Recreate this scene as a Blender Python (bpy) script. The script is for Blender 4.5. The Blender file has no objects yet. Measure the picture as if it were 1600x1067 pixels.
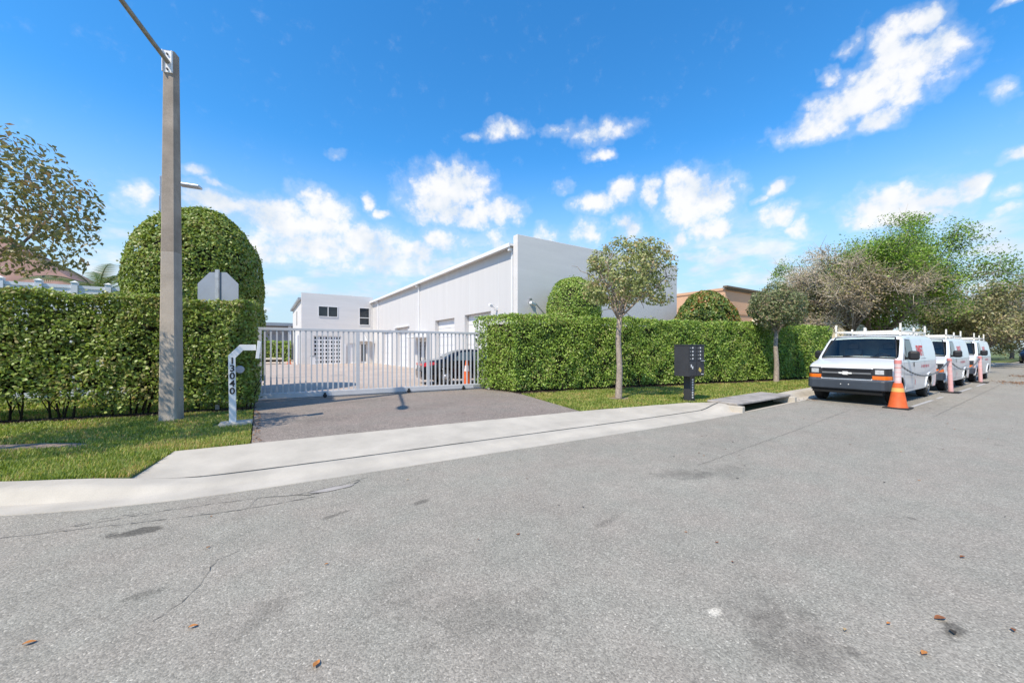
import bpy, math, random
import numpy as np
from mathutils import Vector, Matrix

R = math.radians
PI = math.pi
scene = bpy.context.scene
C = scene.collection
rng = np.random.default_rng(7)
random.seed(7)

# ------------------------------------------------------------------ camera
YAW = 56.5                       # the camera looks 56.5 degrees away from the street's direction (+X)
cam_d = bpy.data.cameras.new("camera")
cam = bpy.data.objects.new("camera", cam_d)
C.objects.link(cam)
cam.location = (0, 0, 1.55)
cam.rotation_euler = (R(90), 0, R(YAW - 90))
cam_d.sensor_width = 36
cam_d.lens = 13.5
cam_d.shift_y = 0.0072
cam_d.clip_start = 0.05
cam_d.clip_end = 3000
scene.camera = cam

# ------------------------------------------------------------------ sky, sun, exposure
SUN_EL, SUN_AZ = 52.0, 200.0     # azimuth of the sun measured from +X
world = bpy.data.worlds.new("World")
scene.world = world
world.use_nodes = True
scene.view_settings.view_transform = 'Standard'
scene.view_settings.look = 'None'
scene.view_settings.gamma = 1
scene.view_settings.exposure = 0.75
scene.view_settings.use_curve_mapping = False

sun_d = bpy.data.lights.new("sun", 'SUN')
sun_d.energy = 3.3
sun_d.angle = R(0.5)
sun_d.color = (1.0, 0.90, 0.745)
sun = bpy.data.objects.new("sun", sun_d)
C.objects.link(sun)
sv = Vector((math.cos(R(SUN_EL)) * math.cos(R(SUN_AZ)), math.cos(R(SUN_EL)) * math.sin(R(SUN_AZ)), math.sin(R(SUN_EL))))
sun.rotation_euler = sv.to_track_quat('Z', 'Y').to_euler()

# clouds: (azimuth, elevation, half width, half height, weight), degrees
CLOUDS = [
    (14.0, 26.2, 3.22, 2.15, 1.1), (11.7, 28.8, 2.02, 2.08, 1), (16.7, 25.8, 2.54, 1.78, 1), (9.7, 26.6, 2.91, 2.61, 1.1), (66.0, 21.9, 6.48, 3.89, 1.1), (86.0, 16.2, 7.95, 2.60, 1), (78.3, 13.9, 11.44, 2.50, 0.85), (30.7, 18.7, 4.64, 4.24, 1), (10.6, 14.5, 4.41, 1.99, 1.1),
    (10.3, 30.1, 2.29, 1.58, 1), (8.6, 27.2, 2.06, 1.92, 1), (11.3, 27.3, 2.61, 2.12, 1), (9.7, 24.8, 2.68, 1.72, 1),
    (12.7, 25.4, 3.09, 2.14, 1), (15.6, 25.0, 3.55, 2.02, 1), (18.4, 24.7, 3.26, 1.49, 1), (13.0, 23.1, 3.02, 1.17, 0.9),
    (16.7, 28.7, 1.13, 0.79, 0.7), (14.6, 30.3, 0.85, 0.53, 0.5), (4.8, 22.5, 0.81, 0.81, 0.45), (64.6, 23.2, 4.30, 2.87, 1),
    (66.9, 20.4, 5.34, 2.64, 1), (58.9, 19.9, 4.94, 2.19, 1), (63.6, 18.9, 7.94, 1.53, 1), (57.5, 29.5, 3.05, 1.30, 0.9),
    (61.7, 29.2, 1.70, 0.72, 0.6), (43.4, 29.2, 4.07, 1.13, 0.6), (44.3, 26.7, 2.01, 0.89, 0.8), (49.4, 29.0, 2.82, 0.65, 0.5),
    (83.1, 18.2, 3.97, 2.31, 1), (88.2, 16.6, 3.81, 2.24, 1), (94.0, 16.4, 3.31, 1.53, 1), (100.1, 15.7, 1.60, 1.54, 1),
    (77.1, 19.7, 1.17, 0.95, 0.9), (74.8, 18.5, 1.38, 0.65, 0.8), (95.4, 19.3, 1.27, 0.79, 0.55), (93.4, 18.6, 1.53, 0.48, 0.5),
    (81.5, 25.0, 0.94, 0.57, 0.4), (84.6, 13.2, 7.06, 2.39, 1), (77.9, 15.0, 3.47, 2.32, 1), (72.8, 13.5, 7.45, 2.08, 0.9),
    (66.7, 15.3, 3.88, 1.92, 0.9), (90.2, 12.0, 3.64, 1.98, 0.8), (74.9, 11.6, 13.57, 1.22, 0.6), (40.9, 21.5, 2.48, 1.75, 1),
    (44.3, 20.3, 3.10, 1.40, 1), (37.0, 20.7, 1.70, 1.73, 0.75), (31.9, 21.3, 3.63, 2.11, 1), (29.3, 19.1, 2.57, 1.97, 1),
    (29.0, 15.5, 3.01, 2.36, 0.9), (45.6, 16.4, 2.21, 2.07, 0.85), (40.3, 16.9, 1.76, 1.85, 0.85), (51.3, 16.6, 1.70, 1.40, 0.7),
    (33.1, 14.2, 2.09, 1.15, 0.8), (29.2, 12.5, 1.66, 0.97, 0.7), (59.4, 15.8, 2.09, 1.59, 0.7), (21.9, 18.9, 1.55, 1.20, 1),
    (21.8, 15.7, 2.58, 1.46, 1), (23.3, 18.0, 1.07, 0.51, 0.7), (19.6, 13.9, 1.22, 0.86, 0.7), (23.8, 13.0, 1.49, 0.53, 0.5),
    (38.1, 14.2, 2.58, 0.68, 0.4), (11.5, 15.9, 3.25, 1.62, 1), (13.0, 14.9, 2.92, 1.68, 1), (9.0, 14.1, 2.01, 1.33, 1),
    (6.5, 14.8, 1.42, 1.32, 1), (14.5, 13.8, 2.01, 0.94, 0.95), (9.7, 13.0, 2.91, 0.81, 0.95), (4.0, 16.9, 1.27, 0.85, 1),
    (3.7, 12.0, 1.05, 0.33, 0.5), (3.7, 28.5, 1.26, 0.40, 0.7), (3.7, 13.4, 0.87, 0.49, 0.5), (48.9, 22.8, 1.13, 0.80, 0.5),
]


def build_sky():
    nt = world.node_tree
    N, L = nt.nodes, nt.links
    N.clear()
    def nd(t, **k):
        n = N.new(t)
        for a, b in k.items():
            setattr(n, a, b)
        return n
    def mth(op, a, b=None, c=None):
        n = nd('ShaderNodeMath', operation=op)
        for i, x in enumerate((a, b, c)):
            if x is None: continue
            if isinstance(x, (int, float)): n.inputs[i].default_value = x
            else: L.new(x, n.inputs[i])
        return n.outputs[0]
    out = nd('ShaderNodeOutputWorld')
    sky = nd('ShaderNodeTexSky', sky_type='NISHITA')
    sky.sun_disc = False
    sky.sun_elevation = R(SUN_EL)
    sky.sun_rotation = R(90 - SUN_AZ)
    sky.altitude = 0
    sky.air_density = 1.0
    sky.dust_density = 0.0
    sky.ozone_density = 4.0
    tc = nd('ShaderNodeTexCoord')
    D = tc.outputs['Generated']
    sep = nd('ShaderNodeSeparateXYZ'); L.new(D, sep.inputs[0])
    az = mth('ARCTAN2', sep.outputs[1], sep.outputs[0])
    el = mth('ARCSINE', sep.outputs[2])
    # domain warp so that edges billow
    wn = nd('ShaderNodeTexNoise'); wn.inputs['Scale'].default_value = 9; wn.inputs['Detail'].default_value = 4; wn.inputs['Roughness'].default_value = 0.6
    L.new(D, wn.inputs['Vector'])
    ws = nd('ShaderNodeVectorMath', operation='SUBTRACT'); L.new(wn.outputs['Color'], ws.inputs[0]); ws.inputs[1].default_value = (.5, .5, .5)
    wv = nd('ShaderNodeVectorMath', operation='MULTIPLY'); L.new(ws.outputs[0], wv.inputs[0]); wv.inputs[1].default_value = (.13, .085, 0)
    cmb = nd('ShaderNodeCombineXYZ'); L.new(az, cmb.inputs[0]); L.new(el, cmb.inputs[1])
    pw = nd('ShaderNodeVectorMath', operation='ADD'); L.new(cmb.outputs[0], pw.inputs[0]); L.new(wv.outputs[0], pw.inputs[1])
    P = pw.outputs[0]
    acc = None
    bot = None
    for (a, e, w, h, k) in CLOUDS:
        s = nd('ShaderNodeVectorMath', operation='SUBTRACT'); L.new(P, s.inputs[0]); s.inputs[1].default_value = (R(a), R(e), 0)
        m = nd('ShaderNodeVectorMath', operation='MULTIPLY'); L.new(s.outputs[0], m.inputs[0]); m.inputs[1].default_value = (1 / R(w), 1 / R(h), 0)
        d = nd('ShaderNodeVectorMath', operation='DOT_PRODUCT'); L.new(m.outputs[0], d.inputs[0]); L.new(m.outputs[0], d.inputs[1])
        v = mth('MULTIPLY_ADD', d.outputs['Value'], -k, k)
        acc = v if acc is None else mth('MAXIMUM', acc, v)
    # the rest of the sky (out of frame) carries the same kind of scattered cumulus
    mp = nd('ShaderNodeVectorMath', operation='MULTIPLY'); L.new(D, mp.inputs[0]); mp.inputs[1].default_value = (1, 1, 2.2)
    big = nd('ShaderNodeTexNoise'); big.inputs['Scale'].default_value = 4.5; big.inputs['Detail'].default_value = 5; big.inputs['Roughness'].default_value = 0.55
    L.new(mp.outputs[0], big.inputs['Vector'])
    bigm = nd('ShaderNodeMapRange'); bigm.clamp = False
    L.new(big.outputs['Fac'], bigm.inputs['Value'])
    for nme, val in (('From Min', .60), ('From Max', .80), ('To Min', 0.0), ('To Max', 1.0)): bigm.inputs[nme].default_value = val
    # angle from the middle of the view, so the general field fades in outside it
    dp = nd('ShaderNodeVectorMath', operation='DOT_PRODUCT'); L.new(D, dp.inputs[0]); dp.inputs[1].default_value = (math.cos(R(YAW)) * .96, math.sin(R(YAW)) * .96, .28)
    fade = nd('ShaderNodeMapRange', interpolation_type='SMOOTHSTEP'); L.new(dp.outputs['Value'], fade.inputs['Value'])
    for nme, val in (('From Min', .62), ('From Max', .45), ('To Min', -1.2), ('To Max', 0.0)): fade.inputs[nme].default_value = val
    field = mth('ADD', bigm.outputs[0], fade.outputs[0])
    acc = mth('MAXIMUM', acc, field)
    acc = mth('MAXIMUM', acc, -1.0)
    # fine billows
    fn = nd('ShaderNodeTexNoise'); fn.inputs['Scale'].default_value = 28; fn.inputs['Detail'].default_value = 8; fn.inputs['Roughness'].default_value = 0.66
    L.new(D, fn.inputs['Vector'])
    fb = mth('MULTIPLY_ADD', fn.outputs['Fac'], 2.6, -1.18)
    dens = mth('ADD', acc, fb)
    mask = nd('ShaderNodeMapRange', interpolation_type='SMOOTHSTEP'); L.new(dens, mask.inputs['Value'])
    for nme, val in (('From Min', -.12), ('From Max', 1.15), ('To Min', 0.0), ('To Max', .97)): mask.inputs[nme].default_value = val
    wisp = nd('ShaderNodeMapRange', interpolation_type='SMOOTHSTEP'); L.new(dens, wisp.inputs['Value'])
    for nme, val in (('From Min', -.75), ('From Max', .55), ('To Min', 0.0), ('To Max', .26)): wisp.inputs[nme].default_value = val
    # loose bank of cloud low over the horizon
    bk = nd('ShaderNodeTexNoise'); bk.inputs['Scale'].default_value = 8; bk.inputs['Detail'].default_value = 6; bk.inputs['Roughness'].default_value = 0.55
    bv = nd('ShaderNodeVectorMath', operation='MULTIPLY'); L.new(D, bv.inputs[0]); bv.inputs[1].default_value = (1, 1, 2.6)
    L.new(bv.outputs[0], bk.inputs['Vector'])
    bm = nd('ShaderNodeMapRange', interpolation_type='SMOOTHSTEP'); L.new(bk.outputs['Fac'], bm.inputs['Value'])
    for nme, val in (('From Min', .45), ('From Max', .68), ('To Min', 0.0), ('To Max', .85)): bm.inputs[nme].default_value = val
    be = nd('ShaderNodeMapRange', interpolation_type='SMOOTHSTEP'); L.new(el, be.inputs['Value'])
    for nme, val in (('From Min', R(19)), ('From Max', R(11)), ('To Min', 0.0), ('To Max', 1.0)): be.inputs[nme].default_value = val
    bank = mth('MULTIPLY', bm.outputs[0], be.outputs[0])
    cover = mth('MAXIMUM', mth('MAXIMUM', mask.outputs[0], wisp.outputs[0]), bank)
    # cloud brightness: thick parts white, thin parts and low parts a little blue
    fn2 = nd('ShaderNodeTexNoise'); fn2.inputs['Scale'].default_value = 14; fn2.inputs['Detail'].default_value = 4
    L.new(D, fn2.inputs['Vector'])
    cr = nd('ShaderNodeMapRange'); L.new(fn2.outputs['Fac'], cr.inputs['Value'])
    for nme, val in (('From Min', .33), ('From Max', .58), ('To Min', .0), ('To Max', 1.0)): cr.inputs[nme].default_value = val
    cmix = nd('ShaderNodeMix', data_type='RGBA'); L.new(cr.outputs[0], cmix.inputs[0])
    cmix.inputs[6].default_value = (3.0, 3.35, 3.75, 1)
    cmix.inputs[7].default_value = (4.15, 4.15, 4.2, 1)
    # the photograph's sky is a saturated blue
    hs = nd('ShaderNodeHueSaturation'); L.new(sky.outputs[0], hs.inputs['Color'])
    hs.inputs['Saturation'].default_value = 1.25
    hs.inputs['Value'].default_value = 1.0
    tn = nd('ShaderNodeVectorMath', operation='MULTIPLY'); L.new(hs.outputs[0], tn.inputs[0]); tn.inputs[1].default_value = (.76, 1.08, 1.10)
    # moist air whitens the sky towards the horizon
    hz = nd('ShaderNodeMapRange', interpolation_type='SMOOTHSTEP'); L.new(el, hz.inputs['Value'])
    for nme, val in (('From Min', R(27)), ('From Max', R(2)), ('To Min', 0.0), ('To Max', .95)): hz.inputs[nme].default_value = val
    hm = nd('ShaderNodeMix', data_type='RGBA'); L.new(hz.outputs[0], hm.inputs[0]); L.new(tn.outputs[0], hm.inputs[6]); hm.inputs[7].default_value = (2.45, 3.2, 3.75, 1)
    mix = nd('ShaderNodeMix', data_type='RGBA')
    L.new(cover, mix.inputs[0]); L.new(hm.outputs[2], mix.inputs[6]); L.new(cmix.outputs[2], mix.inputs[7])
    bg = nd('ShaderNodeBackground'); bg.inputs['Strength'].default_value = 0.145
    L.new(mix.outputs[2], bg.inputs['Color'])
    L.new(bg.outputs[0], out.inputs['Surface'])


build_sky()

# ------------------------------------------------------------------ materials
MATS = {}


def mat(name, col, rough=0.7, var=0.12, vscale=3.0, bump=0.0, bscale=60.0, metal=0.0, spec=0.4, col2=None, detail=6, coat=0.0, fine=0.0, fscale=120.0, vmap=None):
    m = bpy.data.materials.new(name)
    m.use_nodes = True
    nt = m.node_tree
    N, L = nt.nodes, nt.links
    b = N['Principled BSDF']
    b.inputs['Roughness'].default_value = rough
    b.inputs['Metallic'].default_value = metal
    b.inputs['Specular IOR Level'].default_value = spec
    if coat:
        b.inputs['Coat Weight'].default_value = coat
        b.inputs['Coat Roughness'].default_value = 0.05
    tc = N.new('ShaderNodeTexCoord')
    n = N.new('ShaderNodeTexNoise'); n.inputs['Scale'].default_value = vscale; n.inputs['Detail'].default_value = detail; n.inputs['Roughness'].default_value = 0.6
    if vmap:
        mp = N.new('ShaderNodeMapping'); mp.inputs['Scale'].default_value = vmap
        L.new(tc.outputs['Object'], mp.inputs['Vector']); L.new(mp.outputs[0], n.inputs['Vector'])
    else:
        L.new(tc.outputs['Object'], n.inputs['Vector'])
    mr = N.new('ShaderNodeMapRange'); L.new(n.outputs['Fac'], mr.inputs['Value'])
    mr.inputs['From Min'].default_value = .3; mr.inputs['From Max'].default_value = .7
    mx = N.new('ShaderNodeMix'); mx.data_type = 'RGBA'
    L.new(mr.outputs[0], mx.inputs[0])
    c2 = col2 if col2 else tuple(min(1, c * (1 + var)) for c in col)
    c1 = col if col2 else tuple(c * (1 - var) for c in col)
    mx.inputs[6].default_value = (*c1, 1); mx.inputs[7].default_value = (*c2, 1)
    last = mx.outputs[2]
    if fine:
        f = N.new('ShaderNodeTexNoise'); f.inputs['Scale'].default_value = fscale; f.inputs['Detail'].default_value = 3
        L.new(tc.outputs['Object'], f.inputs['Vector'])
        fr = N.new('ShaderNodeMapRange'); L.new(f.outputs['Fac'], fr.inputs['Value'])
        fr.inputs['From Min'].default_value = .3; fr.inputs['From Max'].default_value = .7
        fr.inputs['To Min'].default_value = 1 - fine; fr.inputs['To Max'].default_value = 1 + fine
        vm = N.new('ShaderNodeVectorMath'); vm.operation = 'SCALE'
        L.new(last, vm.inputs[0]); L.new(fr.outputs[0], vm.inputs['Scale'])
        last = vm.outputs[0]
    L.new(last, b.inputs['Base Color'])
    if bump:
        bn = N.new('ShaderNodeTexNoise'); bn.inputs['Scale'].default_value = bscale; bn.inputs['Detail'].default_value = 5
        L.new(tc.outputs['Object'], bn.inputs['Vector'])
        bp = N.new('ShaderNodeBump'); bp.inputs['Strength'].default_value = bump; bp.inputs['Distance'].default_value = 0.01
        L.new(bn.outputs['Fac'], bp.inputs['Height']); L.new(bp.outputs[0], b.inputs['Normal'])
    MATS[name] = m
    return m


def leafmat(name, cols, trans=0.3, rough=0.42, patch=None, spec=0.45):
    """leaf: every leaf (mesh island) takes its own colour out of the ramp"""
    m = bpy.data.materials.new(name)
    m.use_nodes = True
    nt = m.node_tree
    N, L = nt.nodes, nt.links
    b = N['Principled BSDF']
    b.inputs['Roughness'].default_value = rough
    b.inputs['Specular IOR Level'].default_value = spec
    g = N.new('ShaderNodeNewGeometry')
    ramp = N.new('ShaderNodeValToRGB')
    e = ramp.color_ramp.elements
    k = len(cols)
    e[0].position = 0; e[0].color = (*cols[0], 1)
    e[1].position = 1; e[1].color = (*cols[-1], 1)
    for i in range(1, k - 1):
        q = e.new(i / (k - 1)); q.color = (*cols[i], 1)
    tc = N.new('ShaderNodeTexCoord')
    n = N.new('ShaderNodeTexNoise'); n.inputs['Scale'].default_value = 1.3; n.inputs['Detail'].default_value = 3
    L.new(tc.outputs['Object'], n.inputs['Vector'])
    mr = N.new('ShaderNodeMapRange'); L.new(n.outputs['Fac'], mr.inputs['Value'])
    mr.inputs['From Min'].default_value = .3; mr.inputs['From Max'].default_value = .7
    mr.inputs['To Min'].default_value = -.32; mr.inputs['To Max'].default_value = .32
    ad = N.new('ShaderNodeMath'); ad.operation = 'ADD'; ad.use_clamp = True
    L.new(g.outputs['Random Per Island'], ad.inputs[0]); L.new(mr.outputs[0], ad.inputs[1])
    L.new(ad.outputs[0], ramp.inputs[0])
    L.new(ramp.outputs[0], b.inputs['Base Color'])
    t = N.new('ShaderNodeBsdfTranslucent')
    hv = N.new('ShaderNodeHueSaturation'); L.new(ramp.outputs[0], hv.inputs['Color']); hv.inputs['Value'].default_value = 1.3; hv.inputs['Saturation'].default_value = 1.1
    L.new(hv.outputs[0], t.inputs['Color'])
    mx = N.new('ShaderNodeMixShader'); mx.inputs[0].default_value = trans
    L.new(b.outputs[0], mx.inputs[1]); L.new(t.outputs[0], mx.inputs[2])
    L.new(mx.outputs[0], N['Material Output'].inputs['Surface'])
    MATS[name] = m
    return m


def asphalt(name, base, stains=(), speck=0.27, sc=115.0, tint=(1, .92, .765)):
    m = bpy.data.materials.new(name)
    m.use_nodes = True
    nt = m.node_tree
    N, L = nt.nodes, nt.links
    b = N['Principled BSDF']
    b.inputs['Roughness'].default_value = 0.92
    b.inputs['Specular IOR Level'].default_value = 0.25
    tc = N.new('ShaderNodeTexCoord')
    O = tc.outputs['Object']
    def mth(op, a, b2=None, c=None, clamp=False):
        n = N.new('ShaderNodeMath'); n.operation = op; n.use_clamp = clamp
        for i, x in enumerate((a, b2, c)):
            if x is None: continue
            if isinstance(x, (int, float)): n.inputs[i].default_value = x
            else: L.new(x, n.inputs[i])
        return n.outputs[0]
    def mr(v, a, b2, c, d, smooth=False):
        n = N.new('ShaderNodeMapRange')
        if smooth: n.interpolation_type = 'SMOOTHSTEP'
        L.new(v, n.inputs['Value'])
        for nm, x in (('From Min', a), ('From Max', b2), ('To Min', c), ('To Max', d)): n.inputs[nm].default_value = x
        return n.outputs[0]
    def noise(s, d=4, r=.6):
        n = N.new('ShaderNodeTexNoise'); n.inputs['Scale'].default_value = s; n.inputs['Detail'].default_value = d; n.inputs['Roughness'].default_value = r
        L.new(O, n.inputs['Vector']); return n.outputs['Fac']
    vo = N.new('ShaderNodeTexVoronoi'); vo.inputs['Scale'].default_value = sc; L.new(O, vo.inputs['Vector'])
    sp = N.new('ShaderNodeSeparateColor'); L.new(vo.outputs['Color'], sp.inputs[0])
    stone = mr(sp.outputs[0], 0, 1, 1 - speck, 1 + speck)
    light = mr(sp.outputs[1], .93, .97, 0, .55)
    stone = mth('ADD', stone, light)
    n1 = mr(noise(.55, 5), .3, .7, .93, 1.07)
    n2 = mr(noise(4.5, 5), .3, .7, .93, 1.07)
    n3 = mr(noise(38, 3), .3, .7, .9, 1.1)
    val = mth('MULTIPLY', mth('MULTIPLY', stone, n1), mth('MULTIPLY', n2, n3))
    wn = noise(7.0, 5)
    wob = mr(wn, .25, .75, -.75, .75)
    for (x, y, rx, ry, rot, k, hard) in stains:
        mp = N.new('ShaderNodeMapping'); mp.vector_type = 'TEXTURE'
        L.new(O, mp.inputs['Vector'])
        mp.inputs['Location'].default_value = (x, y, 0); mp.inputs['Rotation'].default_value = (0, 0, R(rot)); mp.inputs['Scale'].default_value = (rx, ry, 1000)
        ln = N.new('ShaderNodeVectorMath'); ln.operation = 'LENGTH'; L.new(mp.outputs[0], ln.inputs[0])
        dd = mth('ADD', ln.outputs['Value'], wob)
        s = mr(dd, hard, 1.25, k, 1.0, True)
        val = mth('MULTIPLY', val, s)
    # thin dark drips and rubber scuffs
    dr = N.new('ShaderNodeTexVoronoi'); dr.inputs['Scale'].default_value = 1.15; L.new(O, dr.inputs['Vector'])
    dd = mth('ADD', dr.outputs['Distance'], mr(noise(14, 3), .3, .7, -.02, .05))
    val = mth('MULTIPLY', val, mr(dd, .045, .09, .66, 1.0, True))
    col = N.new('ShaderNodeCombineColor')
    hue = mr(noise(1.4, 3), .35, .65, -.005, .008)
    L.new(mth('MULTIPLY', val, mth('ADD', hue, base * tint[0])), col.inputs[0])
    L.new(mth('MULTIPLY', val, base * tint[1]), col.inputs[1]); L.new(mth('MULTIPLY', val, base * tint[2]), col.inputs[2])
    L.new(col.outputs[0], b.inputs['Base Color'])
    bp = N.new('ShaderNodeBump'); bp.inputs['Strength'].default_value = .4; bp.inputs['Distance'].default_value = 0.006
    hh = mth('ADD', mth('MULTIPLY', vo.outputs['Distance'], -1.0), mth('MULTIPLY', noise(38, 3), .8))
    L.new(hh, bp.inputs['Height']); L.new(bp.outputs[0], b.inputs['Normal'])
    MATS[name] = m
    return m


STAINS = [(-.85, 4.46, .19, .085, -10, .42, .55), (4.4, 2.8, .42, .2, -25, .72, .2), (4.9, 2.55, .5, .22, -10, .86, .2), (2.38, .86, .3, .24, 20, .74, .2), (2.5, 1.05, .26, .2, 0, .82, .2),
          (1.1, 1.95, .5, .28, -35, .8, .1), (.75, 2.5, .4, .2, 30, .88, .1), (2.25, 1.23, .045, .03, 0, 1.9, .3), (3.2, .42, .09, .05, 0, .45, .5), (1.35, 3.75, .1, .05, 0, .6, .5), (.6, 3.9, .12, .04, 20, .62, .4),
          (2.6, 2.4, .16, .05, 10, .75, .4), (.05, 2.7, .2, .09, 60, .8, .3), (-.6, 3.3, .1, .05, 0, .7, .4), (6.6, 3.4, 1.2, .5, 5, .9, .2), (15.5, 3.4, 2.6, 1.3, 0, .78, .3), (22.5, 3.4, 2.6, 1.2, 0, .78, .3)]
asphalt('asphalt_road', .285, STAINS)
asphalt('asphalt_drive', .235, [(1.0, 8.6, .6, .4, 0, .85, .2), (3.8, 9.2, 1.2, .5, 20, .9, .2), (2.2, 11, .9, .4, 0, .88, .2)], speck=.3, sc=70, tint=(1, .85, .725))
mat('concrete', (.475, .43, .36), .85, var=.15, vscale=1.5, bump=.25, bscale=90, fine=.05)
mat('concrete_old', (.34, .31, .28), .9, var=.3, vscale=3.5, bump=.4, bscale=60, fine=.12)
mat('concrete_pole', (.42, .365, .31), .9, var=.22, vscale=2.3, bump=.4, bscale=70, fine=.14, fscale=90)
mat('concrete_pole_old', (.33, .275, .225), .92, var=.3, vscale=2.0, bump=.4, bscale=70, fine=.18, fscale=90)
mat('crack', (.10, .094, .085), .95)
mat('joint', (.12, .105, .08), .95, var=.4, vscale=9)
mat('mulch', (.045, .03, .022), .95, var=.5, vscale=30, bump=.9, bscale=50)
mat('mulch_chip', (.07, .045, .03), .95, var=.6, vscale=5)
mat('soil_grass', (.12, .15, .045), .95, var=.4, vscale=2.2, bump=.6, bscale=60, fine=.35, fscale=50)
mat('dirt', (.27, .2, .15), .95, var=.3, vscale=7, bump=.6, bscale=40, fine=.2)
mat('far_ground', (.10, .115, .05), .95, var=.3, vscale=.3)
mat('stucco_white', (.68, .655, .63), .8, var=.045, vscale=1.0, vmap=(.35, .35, 2.6), bump=.12, bscale=45, fine=.02, fscale=18)
mat('panel_sun_dimmed', (.60, .585, .575), .55, var=.04, vscale=1.0, vmap=(2.2, 2.2, .12), bump=.05, bscale=30)  # smooth wall panels; white also darkened to offset the sun on this side
mat('white_trim', (.75, .75, .75), .5, var=.04)
mat('white_gate', (.56, .56, .57), .45, var=.06, vscale=4)
mat('white_door', (.74, .74, .75), .5, var=.03)
mat('metal_grey', (.42, .43, .45), .38, var=.12, metal=.7, vscale=8)
mat('galv', (.46, .47, .48), .45, var=.2, metal=.6, vscale=10)
mat('arm_metal', (.27, .245, .2), .6, var=.25, metal=.2, vscale=10)
mat('sign_back', (.33, .36, .41), .45, var=.06, metal=.3)
mat('dark_glass', (.018, .026, .035), .06, var=.1, spec=.6)
mat('shield_glass', (.085, .11, .112), .06, var=.15, spec=.8)
mat('tint_glass', (.012, .012, .013), .08, spec=.5)
mat('peach', (.60, .37, .23), .85, var=.05, vscale=.5, bump=.1)
mat('brown_cornice', (.14, .105, .07), .8)
mat('cream_wall', (.62, .56, .42), .85, var=.05)
mat('grey_wall', (.30, .29, .285), .85, var=.06)
mat('tile_roof', (.27, .16, .125), .85, var=.2, vscale=2, bump=.4, bscale=12)
mat('vinyl', (.74, .75, .77), .5, var=.03)
mat('paver', (.44, .36, .30), .9, var=.13, vscale=.5, bump=.2, bscale=30, fine=.1, fscale=14)
mat('bark', (.20, .155, .12), .95, var=.4, vscale=14, bump=.8, bscale=40)
mat('bark_pale', (.33, .27, .22), .95, var=.4, vscale=16, bump=.8, bscale=45)
mat('twig_grey', (.52, .44, .345), .95, var=.35, vscale=3)
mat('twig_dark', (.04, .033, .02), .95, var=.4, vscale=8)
mat('black_box', (.04, .041, .046), .42, var=.12, vscale=5, bump=.05)
mat('black_plastic', (.018, .018, .02), .55, var=.1)
mat('rubber', (.022, .022, .022), .85, var=.25, vscale=20)
mat('under_dark', (.01, .01, .01), .9)
mat('label_white', (.75, .74, .7), .6)
mat('label_yellow', (.65, .5, .12), .6)
mat('van_white', (.72, .73, .74), .22, var=.02, vscale=2, coat=.6, spec=.5)
mat('van_bumper', (.045, .055, .07), .5, var=.15, vscale=3)
mat('van_grille', (.03, .031, .034), .5, var=.1)
mat('grille_bar', (.16, .165, .17), .4, var=.1)
mat('chrome', (.65, .65, .66), .2, metal=1.0, var=.08)
mat('steel_rim', (.36, .35, .34), .4, metal=.5, var=.2, vscale=12)
mat('amber', (.80, .17, .012), .22, var=.1, coat=.5)
mat('lamp_clear', (.5, .51, .51), .12, var=.25, vscale=24, coat=.5)
mat('red_lettering', (.62, .035, .04), .5)
mat('faded_lettering', (.62, .18, .20), .5)
mat('grey_lettering', (.25, .25, .27), .5)
mat('rack_white', (.74, .70, .62), .45, var=.06, vscale=6)
mat('cone_orange', (.66, .115, .025), .6, var=.15, vscale=8)
mat('cone_yellow', (.75, .43, .12), .6, var=.1)
mat('post_pink', (.74, .42, .40), .6, var=.09, vscale=9)
mat('post_white', (.78, .62, .60), .6, var=.08, vscale=12)
mat('post_red', (.66, .24, .22), .6, var=.1)
mat('chain', (.20, .215, .225), .5, metal=.3)
mat('car_black', (.006, .007, .011), .12, var=.1, coat=.35, spec=.35)
mat('tail_red', (.55, .03, .045), .2, coat=.5)
mat('digit_black', (.015, .015, .017), .5)
mat('rtu', (.25, .28, .29), .7)
mat('leaf_orange', (.50, .20, .05), .8, var=.3, vscale=30)
mat('leaf_brown', (.24, .09, .035), .85, var=.3, vscale=30)
mat('leaf_dark', (.05, .04, .03), .9, var=.3, vscale=30)
mat('leaf_tan', (.46, .33, .17), .85, var=.3, vscale=30)
def clear_glass(name, tint):
    m = bpy.data.materials.new(name); m.use_nodes = True
    nt = m.node_tree; N, L = nt.nodes, nt.links
    N.remove(N['Principled BSDF'])
    tr = N.new('ShaderNodeBsdfTransparent'); tr.inputs['Color'].default_value = (*tint, 1)
    gl = N.new('ShaderNodeBsdfGlossy'); gl.inputs['Roughness'].default_value = .03; gl.inputs['Color'].default_value = (.9, .95, .95, 1)
    lw = N.new('ShaderNodeFresnel'); lw.inputs['IOR'].default_value = 1.65
    mx = N.new('ShaderNodeMixShader'); L.new(lw.outputs[0], mx.inputs[0]); L.new(tr.outputs[0], mx.inputs[1]); L.new(gl.outputs[0], mx.inputs[2])
    L.new(mx.outputs[0], N['Material Output'].inputs['Surface'])
    MATS[name] = m


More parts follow.
